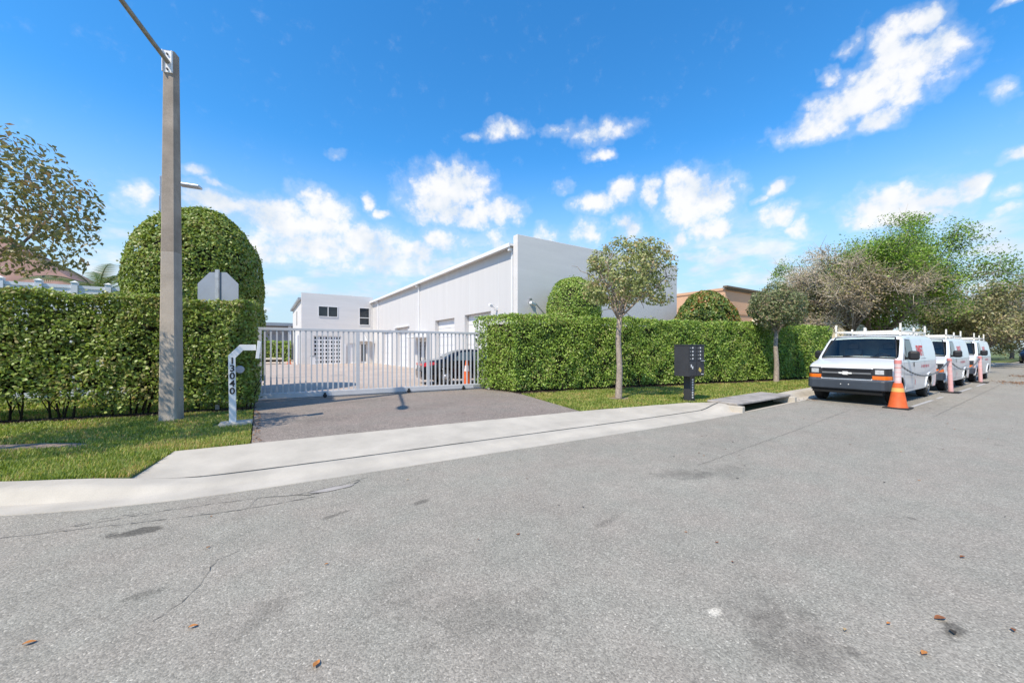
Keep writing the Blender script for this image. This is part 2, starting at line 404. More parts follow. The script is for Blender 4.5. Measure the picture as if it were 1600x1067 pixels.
clear_glass('clear_glass', (.78, .86, .84))
mat('cab_trim', (.38, .40, .39), .8, var=.1)
mat('cab_dark', (.17, .175, .175), .8, var=.1)
mat('cab_seat', (.26, .27, .275), .9, var=.15, vscale=8)
leafmat('hedge_l', [(0.111, 0.128, 0.030), (0.185, 0.255, 0.048), (0.273, 0.375, 0.068), (0.355, 0.435, 0.098), (0.311, 0.277, 0.098)], .28)
leafmat('hedge_r', [(0.123, 0.176, 0.038), (0.209, 0.329, 0.055), (0.308, 0.459, 0.075), (0.419, 0.552, 0.107), (0.345, 0.351, 0.118)], .28)
leafmat('dome_leaf', [(0.117, 0.152, 0.029), (0.196, 0.268, 0.046), (0.274, 0.362, 0.061), (0.345, 0.413, 0.087), (0.313, 0.290, 0.080)], .28)
leafmat('shrub_leaf', [(0.064, 0.108, 0.026), (0.110, 0.192, 0.037), (0.184, 0.267, 0.049), (0.275, 0.283, 0.067), (0.367, 0.141, 0.049)], .25)
leafmat('street_leaf', [(0.156, 0.186, 0.065), (0.251, 0.294, 0.101), (0.345, 0.387, 0.132), (0.439, 0.443, 0.186), (0.392, 0.279, 0.139)], .28)
leafmat('street_leaf_dark', [(0.099, 0.124, 0.052), (0.161, 0.195, 0.078), (0.228, 0.267, 0.111), (0.296, 0.305, 0.150), (0.259, 0.195, 0.111)], .28)
leafmat('red_leaf', [(0.125, 0.138, 0.050), (0.188, 0.194, 0.062), (0.250, 0.244, 0.081), (0.288, 0.250, 0.094), (0.300, 0.200, 0.094)], .28)
leafmat('oak_green', [(0.075, 0.118, 0.028), (0.149, 0.238, 0.036), (0.225, 0.367, 0.044), (0.325, 0.466, 0.070)], .35)
leafmat('oak_bare', [(0.257, 0.214, 0.122), (0.343, 0.265, 0.174), (0.407, 0.317, 0.204), (0.364, 0.326, 0.102)], .25)
leafmat('oak_mid', [(0.164, 0.186, 0.074), (0.244, 0.248, 0.112), (0.327, 0.321, 0.123), (0.436, 0.347, 0.197)], .28)
leafmat('palm_leaf', [(0.078, 0.130, 0.039), (0.143, 0.208, 0.065), (0.260, 0.260, 0.104)], .3)
leafmat('grass_blade', [(0.144, 0.191, 0.032), (0.222, 0.299, 0.048), (0.313, 0.400, 0.068), (0.443, 0.450, 0.110), (0.575, 0.400, 0.170)], .35, .5)
M = MATS


# ------------------------------------------------------------------ mesh helpers
class MB:
    def __init__(s):
        s.v = []; s.f = []; s.m = []

    def add(s, vs, fs, mi=0):
        o = len(s.v)
        s.v.extend([tuple(p) for p in vs])
        for f in fs:
            s.f.append(tuple(i + o for i in f)); s.m.append(mi)
        return s

    def box(s, x0, x1, y0, y1, z0, z1, mi=0):
        v = [(x0, y0, z0), (x1, y0, z0), (x1, y1, z0), (x0, y1, z0), (x0, y0, z1), (x1, y0, z1), (x1, y1, z1), (x0, y1, z1)]
        return s.add(v, [(0, 3, 2, 1), (4, 5, 6, 7), (0, 1, 5, 4), (1, 2, 6, 5), (2, 3, 7, 6), (3, 0, 4, 7)], mi)

    def obox(s, c, sz, rot=(0, 0, 0), mi=0):
        m = Matrix.Translation(c) @ (Matrix.Rotation(rot[2], 4, 'Z') @ Matrix.Rotation(rot[1], 4, 'Y') @ Matrix.Rotation(rot[0], 4, 'X'))
        a, b, d = sz[0] / 2, sz[1] / 2, sz[2] / 2
        v = [m @ Vector(p) for p in [(-a, -b, -d), (a, -b, -d), (a, b, -d), (-a, b, -d), (-a, -b, d), (a, -b, d), (a, b, d), (-a, b, d)]]
        return s.add(v, [(0, 3, 2, 1), (4, 5, 6, 7), (0, 1, 5, 4), (1, 2, 6, 5), (2, 3, 7, 6), (3, 0, 4, 7)], mi)

    def prism(s, poly, z0, z1, mi=0):
        n = len(poly)
        v = [(p[0], p[1], z0) for p in poly] + [(p[0], p[1], z1) for p in poly]
        f = [tuple(range(n, 2 * n)), tuple(range(n - 1, -1, -1))]
        f += [(i, (i + 1) % n, n + (i + 1) % n, n + i) for i in range(n)]
        return s.add(v, f, mi)

    def xprism(s, prof, x0, x1, mi=0):
        """profile in (y, z) run along x"""
        n = len(prof)
        v = [(x0, p[0], p[1]) for p in prof] + [(x1, p[0], p[1]) for p in prof]
        f = [tuple(range(n - 1, -1, -1)), tuple(range(n, 2 * n))]
        f += [(i, n + i, n + (i + 1) % n, (i + 1) % n) for i in range(n)]
        return s.add(v, f, mi)

    def tube(s, pts, r, n=8, mi=0, caps=True):
        pts = [Vector(p) for p in pts]
        k = len(pts)
        rs = [r] * k if isinstance(r, (int, float)) else list(r)
        vs = []
        up = Vector((0, 0, 1))
        prev = None
        for i, p in enumerate(pts):
            t = (pts[min(i + 1, k - 1)] - pts[max(i - 1, 0)])
            t = t.normalized() if t.length > 1e-9 else Vector((0, 0, 1))
            if prev is None:
                a = t.cross(up if abs(t.z) < .95 else Vector((1, 0, 0))).normalized()
            else:
                a = (prev - t * prev.dot(t))
                a = a.normalized() if a.length > 1e-6 else t.orthogonal().normalized()
            prev = a
            b = t.cross(a)
            for j in range(n):
                w = 2 * PI * j / n
                vs.append(p + (a * math.cos(w) + b * math.sin(w)) * rs[i])
        fs = []
        for i in range(k - 1):
            for j in range(n):
                fs.append((i * n + j, i * n + (j + 1) % n, (i + 1) * n + (j + 1) % n, (i + 1) * n + j))
        if caps:
            fs.append(tuple(range(n - 1, -1, -1))); fs.append(tuple(range((k - 1) * n, k * n)))
        return s.add(vs, fs, mi)

    def lathe(s, prof, n=20, c=(0, 0, 0), mi=0, axis='Z'):
        vs = []
        for (r, z) in prof:
            for j in range(n):
                w = 2 * PI * j / n
                if axis == 'Z': vs.append((c[0] + r * math.cos(w), c[1] + r * math.sin(w), c[2] + z))
                elif axis == 'Y': vs.append((c[0] + r * math.cos(w), c[1] + z, c[2] + r * math.sin(w)))
                else: vs.append((c[0] + z, c[1] + r * math.cos(w), c[2] + r * math.sin(w)))
        k = len(prof)
        fs = [(i * n + j, i * n + (j + 1) % n, (i + 1) * n + (j + 1) % n, (i + 1) * n + j) for i in range(k - 1) for j in range(n)]
        fs.append(tuple(range(n - 1, -1, -1))); fs.append(tuple(range((k - 1) * n, k * n)))
        return s.add(vs, fs, mi)

    def build(s, name, mats, parent=None, smooth=False, bevel=0.0, loc=None, kind=None):
        me = bpy.data.meshes.new(name)
        me.from_pydata(s.v, [], s.f)
        if not isinstance(mats, (list, tuple)): mats = [mats]
        for m in mats: me.materials.append(M[m] if isinstance(m, str) else m)
        me.polygons.foreach_set('material_index', s.m)
        if smooth:
            me.polygons.foreach_set('use_smooth', [True] * len(s.f))
        me.update()
        o = bpy.data.objects.new(name, me)
        C.objects.link(o)
        if parent: o.parent = parent
        if loc: o.location = loc
        if bevel:
            b = o.modifiers.new('edge', 'BEVEL'); b.width = bevel; b.segments = 2; b.limit_method = 'ANGLE'; b.angle_limit = R(40)
        if smooth == 'auto':
            me.set_sharp_from_angle(angle=R(38))
        if kind: o['kind'] = kind
        return o


def tag(o, label=None, cat=None, group=None, kind=None):
    if label: o['label'] = label
    if cat: o['category'] = cat
    if group: o['group'] = group
    if kind: o['kind'] = kind
    return o


def thing(name, label, cat, loc=(0, 0, 0), rz=0.0, group=None):
    o = bpy.data.objects.new(name, None)
    o.empty_display_size = .2
    C.objects.link(o)
    o.location = loc
    o.rotation_euler = (0, 0, rz)
    return tag(o, label, cat, group)


def copy_tree(o, parent=None):
    c = o.copy()
    C.objects.link(c)
    if parent: c.parent = parent
    for ch in list(o.children):
        copy_tree(ch, c)
    return c


def raw_mesh(name, V, F, mats, parent=None, smooth=False, kind=None, mi=None):
    """V: (n,3) array, F: (m,k) array, every face with k corners"""
    me = bpy.data.meshes.new(name)
    n, m, k = len(V), len(F), F.shape[1]
    me.vertices.add(n); me.vertices.foreach_set('co', np.ascontiguousarray(V, dtype=np.float32).ravel())
    me.loops.add(m * k); me.loops.foreach_set('vertex_index', np.ascontiguousarray(F, dtype=np.int32).ravel())
    me.polygons.add(m); me.polygons.foreach_set('loop_start', np.arange(0, m * k, k, dtype=np.int32))
    if not isinstance(mats, (list, tuple)): mats = [mats]
    for q in mats: me.materials.append(M[q])
    if mi is not None: me.polygons.foreach_set('material_index', np.asarray(mi, dtype=np.int32))
    if smooth: me.polygons.foreach_set('use_smooth', np.ones(m, dtype=bool))
    me.update(calc_edges=True)
    o = bpy.data.objects.new(name, me)
    C.objects.link(o)
    if parent: o.parent = parent
    if kind: o['kind'] = kind
    return o


def norm(a):
    return a / np.maximum(np.linalg.norm(a, axis=1, keepdims=True), 1e-9)


def leaves(name, P, Nr, size, matname, parent, jit=.6, aspect=.5, fold=.18, svar=.35, droop=0.0, kind='stuff', oval=False):
    """leaf-shaped faces (two triangles each) at P facing roughly along Nr"""
    n = len(P)
    nn = norm(Nr + rng.normal(0, jit, (n, 3)))
    t = norm(np.cross(nn, rng.normal(0, 1, (n, 3))))
    t[:, 2] -= droop
    t = norm(t)
    b = norm(np.cross(nn, t))
    nn = np.cross(t, b)
    L = (size * (1 + rng.uniform(-svar, svar, n)))[:, None]
    W = L * aspect * .5
    mid = P
    if oval:
        s1, s2 = (b * W * .92), (b * W * .80)
        up = nn * fold * W
        V = np.stack([mid - t * L * .5, mid - t * L * .16 + s1 + up, mid + t * L * .20 + s2 + up, mid + t * L * .5 - nn * L * .06, mid + t * L * .20 - s2 + up, mid - t * L * .16 - s1 + up], axis=1).reshape(-1, 3)
        base = (np.arange(n) * 6)[:, None]
        F = np.concatenate([base + np.array(f) for f in ([0, 1, 5], [1, 2, 5], [2, 4, 5], [2, 3, 4])], axis=1).reshape(-1, 3)
        return raw_mesh(name, V, F, matname, parent, kind=kind)
    V = np.stack([mid - t * L * .5, mid + b * W + nn * fold * W, mid + t * L * .5, mid - b * W + nn * fold * W], axis=1).reshape(-1, 3)
    base = (np.arange(n) * 4)[:, None]
    F = np.concatenate([base + np.array([0, 1, 2]), base + np.array([0, 2, 3])], axis=1).reshape(-1, 3)
    return raw_mesh(name, V, F, matname, parent, kind=kind)


def wnoise(P, s, seed=0, oct=3):
    """cheap smooth noise of a point array, about -1..1"""
    r = np.random.default_rng(seed)
    out = np.zeros(len(P)); amp = 1.0; tot = 0
    for o in range(oct):
        for k in range(5):
            d = r.normal(0, 1, 3); d /= np.linalg.norm(d)
            out += amp * np.sin(P @ d * s * (1 + .3 * k) + r.uniform(0, 6.28)) / 2.2
        tot += amp
        s *= 2.1; amp *= .55
    return out / tot


def catmull(pts, step=.25):
    pts = [Vector(p) for p in pts]
    out = []
    for i in range(len(pts) - 1):
        p0 = pts[max(i - 1, 0)]; p1 = pts[i]; p2 = pts[i + 1]; p3 = pts[min(i + 2, len(pts) - 1)]
        n = max(2, int((p2 - p1).length / step))
        for j in range(n):
            t = j / n
            out.append(.5 * ((2 * p1) + (-p0 + p2) * t + (2 * p0 - 5 * p1 + 4 * p2 - p3) * t * t + (-p0 + 3 * p1 - 3 * p2 + p3) * t ** 3))
    out.append(pts[-1])
    return out


def text_mesh(body, size, extrude=.002, xs=1.0, spacing=1.0):
    cu = bpy.data.curves.new('lettering', 'FONT')
    cu.body = body; cu.size = size; cu.extrude = extrude; cu.align_x = 'CENTER'; cu.align_y = 'CENTER'
    cu.space_character = spacing
    cu.offset = .022 * size
    o = bpy.data.objects.new('lettering', cu)
    C.objects.link(o)
    bpy.context.view_layer.update()
    me = bpy.data.meshes.new_from_object(o.evaluated_get(bpy.context.evaluated_depsgraph_get()))
    bpy.data.objects.remove(o); bpy.data.curves.remove(cu)
    if xs != 1.0:
        for v in me.vertices: v.co.x *= xs
    me.materials.clear()
    return me


GZ = .12      # level of lawns, drive and yard above the street

# ------------------------------------------------------------------ ground, street, kerb
b = MB(); b.prism([(-400, -400), (900, -400), (900, 900), (-400, 900)], -.4, -.06)
tag(b.build('ground', 'far_ground'), kind='structure')

KERB = [(-13, 15.5, 0), (-9, 11.5, 0), (-6.5, 9.0, 0), (-4.5, 7.2, 0), (-3, 6.15, 0), (-2, 5.6, 0), (-1.07, 5.27, 0), (0, 5.09, 0), (3, 4.91, 0), (7, 4.70, 0), (9.8, 4.66, 0), (13, 4.75, 0), (16, 4.92, 0), (22, 4.95, 0), (30, 4.95, 0), (45, 4.95, 0), (61, 4.95, 0)]
kl = catmull(KERB, .25)


def kline(x):
    for i in range(len(kl) - 1):
        if kl[i].x <= x <= kl[i + 1].x:
            t = (x - kl[i].x) / max(1e-6, kl[i + 1].x - kl[i].x)
            return kl[i].y + t * (kl[i + 1].y - kl[i].y)
    return kl[-1].y


def knormal(i):
    a = kl[max(i - 1, 0)]; c = kl[min(i + 1, len(kl) - 1)]
    t = (c - a).normalized()
    return Vector((-t.y, t.x, 0))


road = MB()
poly = [(-60, -60), (160, -60), (160, 4.95), (69, 4.95), (69, 40), (61, 40)] + [(p.x, p.y) for p in reversed(kl)] + [(-30, 40), (-60, 40)]
# triangulated as strips under the kerb line so the sheet stays clean
vs = [(p.x, p.y, 0) for p in kl]; k = len(vs)
vs2 = [(p.x, -60, 0) for p in kl]
road.add(vs + vs2, [(i, k + i, k + i + 1, i + 1) for i in range(k - 1)])
road.add([(61, -60, 0), (200, -60, 0), (200, 4.95, 0), (61, 4.95, 0)], [(0, 1, 2, 3)])
road.add([(61, 4.95, 0), (69, 4.95, 0), (69, 60, 0), (61, 60, 0)], [(0, 1, 2, 3)])
road.add([(-60, -60, 0), (-13, -60, 0), (-13, 15.5, 0), (-60, 62, 0)], [(0, 1, 2, 3)])
road_o = tag(road.build('road', 'asphalt_road'), kind='structure')


def drop(x):
    """kerb height along the street: full height, low in front of the drive"""
    def ss(a, c, v):
        t = min(1, max(0, (v - a) / (c - a))); return t * t * (3 - 2 * t)
    low = ss(-1.95, -.55, x) * (1 - ss(9.0, 9.9, x))
    return (.135 if x < 5 else .175) * (1 - low) + .045 * low


def kerb_strip(name, x0, x1):
    m = MB()
    idx = [i for i, p in enumerate(kl) if x0 <= p.x <= x1]
    rows = []
    for i in idx:
        h = drop(kl[i].x)
        prof = [(-.02, -.05), (0, .006), (.14, .004), (.26, .003), (.30, .006 + h * .25), (.345, h * .75), (.39, h * .96), (.44, h), (.60, h + .004), (.62, -.05)]
        n = knormal(i)
        rows.append([kl[i] + n * o + Vector((0, 0, z)) for (o, z) in prof])
    q = len(rows[0])
    m.add([p for r in rows for p in r], [(a * q + j, (a + 1) * q + j, (a + 1) * q + j + 1, a * q + j + 1) for a in range(len(rows) - 1) for j in range(q - 1)])
    m.add(rows[0], [tuple(range(q))]); m.add(rows[-1], [tuple(range(q - 1, -1, -1))])
    return tag(m.build(name, 'concrete', smooth='auto'), kind='structure')


kerb_strip('kerb', -13, 9.86)
kerb_strip('kerb', 13.12, 61)


def kback(x, off=.625):
    # point behind the kerb at street position x
    best = min(range(len(kl)), key=lambda i: abs(kl[i].x - x))
    p = kl[best] + knormal(best) * off
    return (p.x, p.y)


# concrete apron (crossing) between kerb and drive, sloping up
ap = MB()
xs = np.linspace(-1.30, 10.0, 60)
front = []; back = []
for x in xs:
    bx, by = kback(x, .632)
    yb = np.interp(x, [-1.2, -.1, 3, 6.2, 7.9, 9.5, 10.2], [7.06, 6.99, 6.76, 6.46, 6.19, 5.92, 5.55])
    front.append((bx, by)); back.append((float(np.interp(bx, [-1.6, -1.5, -.7, 20], [-1.16, -1.13, -.7, 20])), max(yb, by + .02)))
rows = []
for (f, k2) in zip(front, back):
    hz = drop(f[0])
    rows.append([(f[0], f[1], -.05), (f[0], f[1], hz + .002), (f[0] * .5 + k2[0] * .5, f[1] * .5 + k2[1] * .5, (hz + GZ) * .5), (k2[0], k2[1], GZ + .006), (k2[0], k2[1], -.05)])
q = 5
ap.add([p for r in rows for p in r], [(a * q + j, (a + 1) * q + j, (a + 1) * q + j + 1, a * q + j + 1) for a in range(len(rows) - 1) for j in range(q - 1)])
ap.add(rows[0], [tuple(range(q))]); ap.add(rows[-1], [tuple(range(q - 1, -1, -1))])
apron = tag(ap.build('sidewalk', 'concrete', smooth='auto'), kind='structure')
# dirty joint between kerb and apron
jm = MB()
for i in range(len(front) - 1):
    w0 = .006 + .006 * random.random()
    a, c = front[i], front[i + 1]
    z0, z1 = drop(a[0]) + .0075, drop(c[0]) + .0075
    jm.add([(a[0], a[1] - w0, z0), (c[0], c[1] - w0, z1), (c[0], c[1] + w0, z1), (a[0], a[1] + w0, z0)], [(0, 1, 2, 3)])
jm.build('joint', 'joint', apron)

# storm drain in the kerb
sd = thing('storm_drain', 'kerb storm drain with long dark slot under a weathered concrete slab', 'storm drain', (0, 0, 0))
m = MB()
top = [(9.84, kline(9.84) + .16), (11.5, kline(11.5) + .15), (13.14, kline(13.14) + .16), (13.14, 5.75), (9.9, 5.62)]
m.prism(top, .145, .205)
m.build('slab', 'concrete_old', sd, bevel=.02)
for a_, b_ in ((9.80, 9.93), (13.02, 13.16)):
    m = MB(); m.box(a_, b_, kline(a_) + .02, kline(a_) + .6, -.05, .143); m.build('side_block', 'concrete', sd, bevel=.015)
m = MB(); m.box(9.93, 13.02, kline(11.5) + .75, kline(11.5) + .8, -.4, .143); m.box(9.93, 13.02, 4.6, 5.5, -.42, -.38)
m.build('throat', 'under_dark', sd)
m = MB()
m.add([(9.86, kline(9.86), .005), (11.5, kline(11.5), .005), (13.12, kline(13.12), .005), (13.12, kline(13.12) + .16, -.015), (11.5, kline(11.5) + .16, -.015), (9.86, kline(9.86) + .12, -.015)], [(0, 1, 4, 5), (1, 2, 3, 4)])
m.build('gutter_lip', 'concrete', sd)

# drive
m = MB(); m.prism([(-.08, 6.998), (3, 6.768), (6.16, 6.47), (7.02, 10.3), (6.95, 12.9), (-.06, 12.9)], -.05, GZ)
tag(m.build('driveway', 'asphalt_drive'), kind='structure')
# yard
m = MB(); m.prism([(-.06, 12.904), (40, 12.904), (40, 80), (-20, 80), (-20, 30), (-.06, 18)], -.05, GZ - .004)
tag(m.build('yard', 'paver'), kind='structure')
# lawns (soil sheets)
lk = [q_ for q_ in (kback(x) for x in np.arange(-12.5, -1.35, .25)) if q_[0] < front[0][0] - .03] + [(front[0][0] - .004, front[0][1])]
lawn_l = [(-30, 30)] + lk + [(back[0][0] - .004, 7.055), (-.1, 6.985), (-.082, 12.9), (-.082, 17.9), (-20, 29.9)]
m = MB(); m.prism(lawn_l, -.05, GZ - .006)
tag(m.build('lawn_soil', 'soil_grass'), kind='structure')
rk = [kback(x) for x in np.arange(13.2, 61, .6)]
lawn_r = [(6.17, 6.475), (7.9, 6.2), (9.5, 5.93), (9.9, 5.625), (13.15, 5.755), (13.2, 5.6)] + rk + [(61, 20), (24, 12.89), (7.0, 12.89), (7.03, 10.3)]
m = MB(); m.prism(lawn_r, -.05, GZ - .006)
tag(m.build('lawn_soil', 'soil_grass'), kind='structure')
m = MB(); m.prism([(69.1, 5.2), (200, 5.2), (200, 90), (69.1, 90)], -.05, .08)
tag(m.build('lawn_soil', 'soil_grass'), kind='structure')
# planting beds under the hedges
HR0, HR1 = np.array([6.90, 10.28]), np.array([23.8, 7.15])
hdir = (HR1 - HR0) / np.linalg.norm(HR1 - HR0); hnor = np.array([hdir[1], -hdir[0]])
HL0, HL1 = np.array([-9.0, 12.2]), np.array([-.12, 10.85])
ldir = (HL1 - HL0) / np.linalg.norm(HL1 - HL0); lnor = np.array([ldir[1], -ldir[0]])


def bed(p0, p1, dirv, nor, width, fwd):
    a = np.arange(0, np.linalg.norm(p1 - p0), .12)
    wob = .08 * np.sin(a * 2.1) + .05 * np.sin(a * 5.3 + 1)
    fr = [tuple(p0 + dirv * t + nor * (fwd + w)) for t, w in zip(a, wob)]
    bk = [tuple(p1 - nor * width), tuple(p0 - nor * width)]
    return fr + bk


m = MB(); m.prism(bed(HR0 + hdir * .1, HR1, hdir, hnor, 2.0, .28), .06, GZ + .004)
tag(m.build('planting_bed', 'mulch'), kind='structure')
m = MB(); m.prism(bed(HL0, HL1 + ldir * .02, ldir, lnor, .5, .2), .06, GZ + .004)
tag(m.build('planting_bed', 'mulch'), kind='structure')
m = MB(); m.prism([(-3.6, 8.75), (-3.0, 8.4), (-2.55, 8.25), (-2.2, 8.15), (-2.05, 8.25), (-2.3, 8.5), (-2.7, 8.75), (-3.3, 9.0)], .06, GZ + .006)
tag(m.build('bare_dirt', 'dirt'), kind='structure')
m = MB(); m.prism([(8.62 + .45 * math.cos(t) * (1 + .15 * math.sin(3 * t)), 7.49 + .38 * math.sin(t)) for t in np.linspace(0, 2 * PI, 18)[:-1]], .06, GZ + .004)
tag(m.build('bare_dirt', 'dirt'), kind='structure')


def pip(P, poly):
    """points inside polygon"""
    x, y = P[:, 0], P[:, 1]
    ins = np.zeros(len(P), bool)
    n = len(poly)
    for i in range(n):
        x0, y0 = poly[i]; x1, y1 = poly[(i + 1) % n]
        c = ((y0 > y) != (y1 > y)) & (x < (x1 - x0) * (y - y0) / ((y1 - y0) if y1 != y0 else 1e-9) + x0)
        ins ^= c
    return ins


def grass(name, poly, avoid, dens_fn, hmean, width, bounds):
    x0, x1, y0, y1 = bounds
    n = int((x1 - x0) * (y1 - y0) * dens_fn[0])
    P = np.stack([rng.uniform(x0, x1, n), rng.uniform(y0, y1, n)], 1)
    keep = pip(P, poly)
    for a in avoid: keep &= ~pip(P, a)
    d = np.hypot(P[:, 0], P[:, 1])
    keep &= rng.uniform(0, 1, n) < np.clip((dens_fn[1] / d) ** 1.6, .05, 1)
    w3 = np.stack([P[:, 0], P[:, 1], np.zeros(n)], 1)
    thin = wnoise(w3, 1.7, 3)
    keep &= rng.uniform(0, 1, n) < np.clip(.85 + .5 * thin, .25, 1)
    P = P[keep]; n = len(P); thin = thin[keep]
    h = hmean * rng.uniform(.55, 1.35, n) * (1 + .25 * thin)
    a = rng.uniform(0, 2 * PI, n)
    tl = np.stack([np.cos(a), np.sin(a), np.zeros(n)], 1)
    sd_ = np.stack([-np.sin(a), np.cos(a), np.zeros(n)], 1)
    bend = rng.uniform(.15, 1.0, n)
    base = np.stack([P[:, 0], P[:, 1], np.full(n, GZ - .008)], 1)
    w = width * rng.uniform(.7, 1.3, n) * np.clip(np.hypot(P[:, 0], P[:, 1]) / 7, 1, 2.2)
    v0 = base - sd_ * w[:, None]; v1 = base + sd_ * w[:, None]
    mid = base + np.stack([np.zeros(n), np.zeros(n), h * .6], 1) + tl * (h * .22 * bend)[:, None]
    v2 = mid - sd_ * (w * .75)[:, None]; v3 = mid + sd_ * (w * .75)[:, None]
    v4 = base + np.stack([np.zeros(n), np.zeros(n), h], 1) + tl * (h * .75 * bend)[:, None]
    V = np.stack([v0, v1, v2, v3, v4], 1).reshape(-1, 3)
    o = (np.arange(n) * 5)[:, None]
    F = np.concatenate([o + np.array([0, 1, 3]), o + np.array([0, 3, 2]), o + np.array([2, 3, 4])], 1).reshape(-1, 3)
    return tag(raw_mesh(name, V, F, 'grass_blade'), kind='stuff')


bedL = bed(HL0, HL1 + ldir * .02, ldir, lnor, .5, .17)
bedR = bed(HR0 + hdir * .1, HR1, hdir, hnor, 2.0, .25)
dirtL = [(-3.6, 8.75), (-3.0, 8.4), (-2.55, 8.25), (-2.2, 8.15), (-2.05, 8.25), (-2.3, 8.5), (-2.7, 8.75), (-3.3, 9.0)]
poleF = [(-1.66, 10.1), (-1.26, 10.1), (-1.26, 10.5), (-1.66, 10.5)]
signF = [(-.7, 8.78), (-.08, 8.78), (-.08, 9.2), (-.7, 9.2)]
ringT = [(8.62 + .32 * math.cos(t), 7.49 + .27 * math.sin(t)) for t in np.linspace(0, 2 * PI, 12)[:-1]]
grass('grass', lawn_l, [bedL, dirtL, poleF, signF], (7000, 6.2), .05, .0042, (-6.5, -.05, 5.4, 11.3))
grass('grass', lawn_l, [bedL], (1500, 9), .07, .007, (-6.5, -.1, 11.6, 15.5))
grass('grass', lawn_r, [bedR, ringT], (4200, 8.2), .05, .0046, (6.1, 25, 5.2, 10.6))
grass('grass', lawn_r, [], (300, 30), .08, .02, (25, 61, 5.5, 9))

# cracks along the street edge and across the drive
cr = MB()


def crack(pts, w=.008, z=.0045, seed=0):
    r = random.Random(seed)
    P = []
    for (a, c) in zip(pts[:-1], pts[1:]):
        L_ = math.hypot(c[0] - a[0], c[1] - a[1]); n = max(2, int(L_ / .05))
        for i in range(n):
            t = i / n
            P.append((a[0] + (c[0] - a[0]) * t + r.uniform(-.012, .012), a[1] + (c[1] - a[1]) * t + r.uniform(-.012, .012)))
    P.append(pts[-1])
    for (a, c) in zip(P[:-1], P[1:]):
        dx, dy = c[0] - a[0], c[1] - a[1]; l = math.hypot(dx, dy) or 1
        ww = w * r.uniform(.25, 1.1)
        nx, ny = -dy / l * ww / 2, dx / l * ww / 2
        cr.add([(a[0] - nx, a[1] - ny, z), (c[0] - nx, c[1] - ny, z), (c[0] + nx, c[1] + ny, z), (a[0] + nx, a[1] + ny, z)], [(0, 1, 2, 3)])


crack([(-2.4, 5.15), (-1.5, 4.86), (-1.0, 4.72), (-.3, 4.55), (.1, 4.5), (.5, 4.5)], .010, seed=1)
crack([(-1.35, 4.9), (-.7, 4.9), (.0, 4.78), (.35, 4.66), (.75, 4.72), (1.1, 4.82)], .010, seed=2)
crack([(.35, 4.66), (.45, 4.58), (.8, 4.6), (1.0, 4.75)], .012, seed=3)
crack([(.0, 4.78), (-.05, 4.62), (-.1, 4.5)], .006, seed=4)
crack([(-1.5, 4.86), (-1.2, 4.98), (-.9, 4.95)], .006, seed=5)
crack([(-.25, 3.55), (-.3, 3.3), (-.36, 3.12), (-.5, 2.95)], .005, seed=6)
crack([(-.12, 3.62), (-.25, 3.55)], .006, seed=7)
cr.build('crack', 'crack', road_o)
mat('seam_tar', (.225, .205, .175), .95, var=.2, vscale=5)
cr = MB(); crack([(4.9, 2.9), (8, 3.08), (12.6, 3.4)], .011, .0042, seed=21); crack([(13.0, 2.0), (20, 2.1), (34, 2.3)], .02, .0042, seed=22)
cr.build('lane_seam', 'seam_tar', road_o)
mat('grime', (.36, .32, .26), .95, var=.4, vscale=6)
cr = MB()
crack([(2.7, 12.0), (3.4, 10.6), (4.3, 9.3), (5.0, 8.6), (6.3, 8.3)], .009, GZ + .004, seed=8)
cr.build('crack', 'crack', bpy.data.objects['driveway'])
m = MB()
m.add([(.42, 4.64, .006), (.62, 4.575, .006), (.86, 4.60, .006), (.93, 4.66, .006), (.72, 4.70, .006)], [(0, 1, 2, 3, 4)])
m.build('patch', 'concrete_old', road_o)

# faint parking-edge paint along the vans
m = MB()
for (x0, x1, y) in ((14.6, 17.0, 2.62), (17.6, 18.4, 2.62), (20.9, 23.5, 2.6), (24.8, 27.0, 2.6)):
    m.add([(x0, y, .005), (x1, y, .005), (x1, y + .08, .005), (x0, y + .08, .005)], [(0, 1, 2, 3)])
mat('worn_paint', (.42, .41, .40), .9, var=.25, vscale=6)
m.build('paint_line', 'worn_paint', road_o)

# ------------------------------------------------------------------ buildings
def wall_mesh(m, axis, at, a0, a1, z0, z1, openings, thick=.3, mi=0):
    """wall with real openings. axis 'X': runs along X at y=at, thickness away (+y); axis 'Y': runs along Y at x=at, thickness +x"""
    br = sorted(set([a0, a1] + [o[0] for o in openings] + [o[1] for o in openings]))
    for p, q in zip(br[:-1], br[1:]):
        mid = (p + q) / 2
        op = sorted([(o[2], o[3]) for o in openings if o[0] < mid < o[1]])
        z = z0
        spans = []
        for (c, d) in op:
            if c > z + 1e-4: spans.append((z, c))
            z = d
        if z < z1: spans.append((z, z1))
        for (c, d) in spans:
            if axis == 'X': m.box(p, q, at, at + thick, c, d, mi)
            else: m.box(at, at + thick, p, q, c, d, mi)
    return m


def abox(m, axis, at, a0, a1, d0, d1, z0, z1, mi=0):
    """box on a wall: d0..d1 measured outwards (towards the viewer) from the wall face"""
    if axis == 'X': m.box(a0, a1, at - d1, at - d0, z0, z1, mi)
    else: m.box(at - d1, at - d0, a0, a1, z0, z1, mi)
    return m


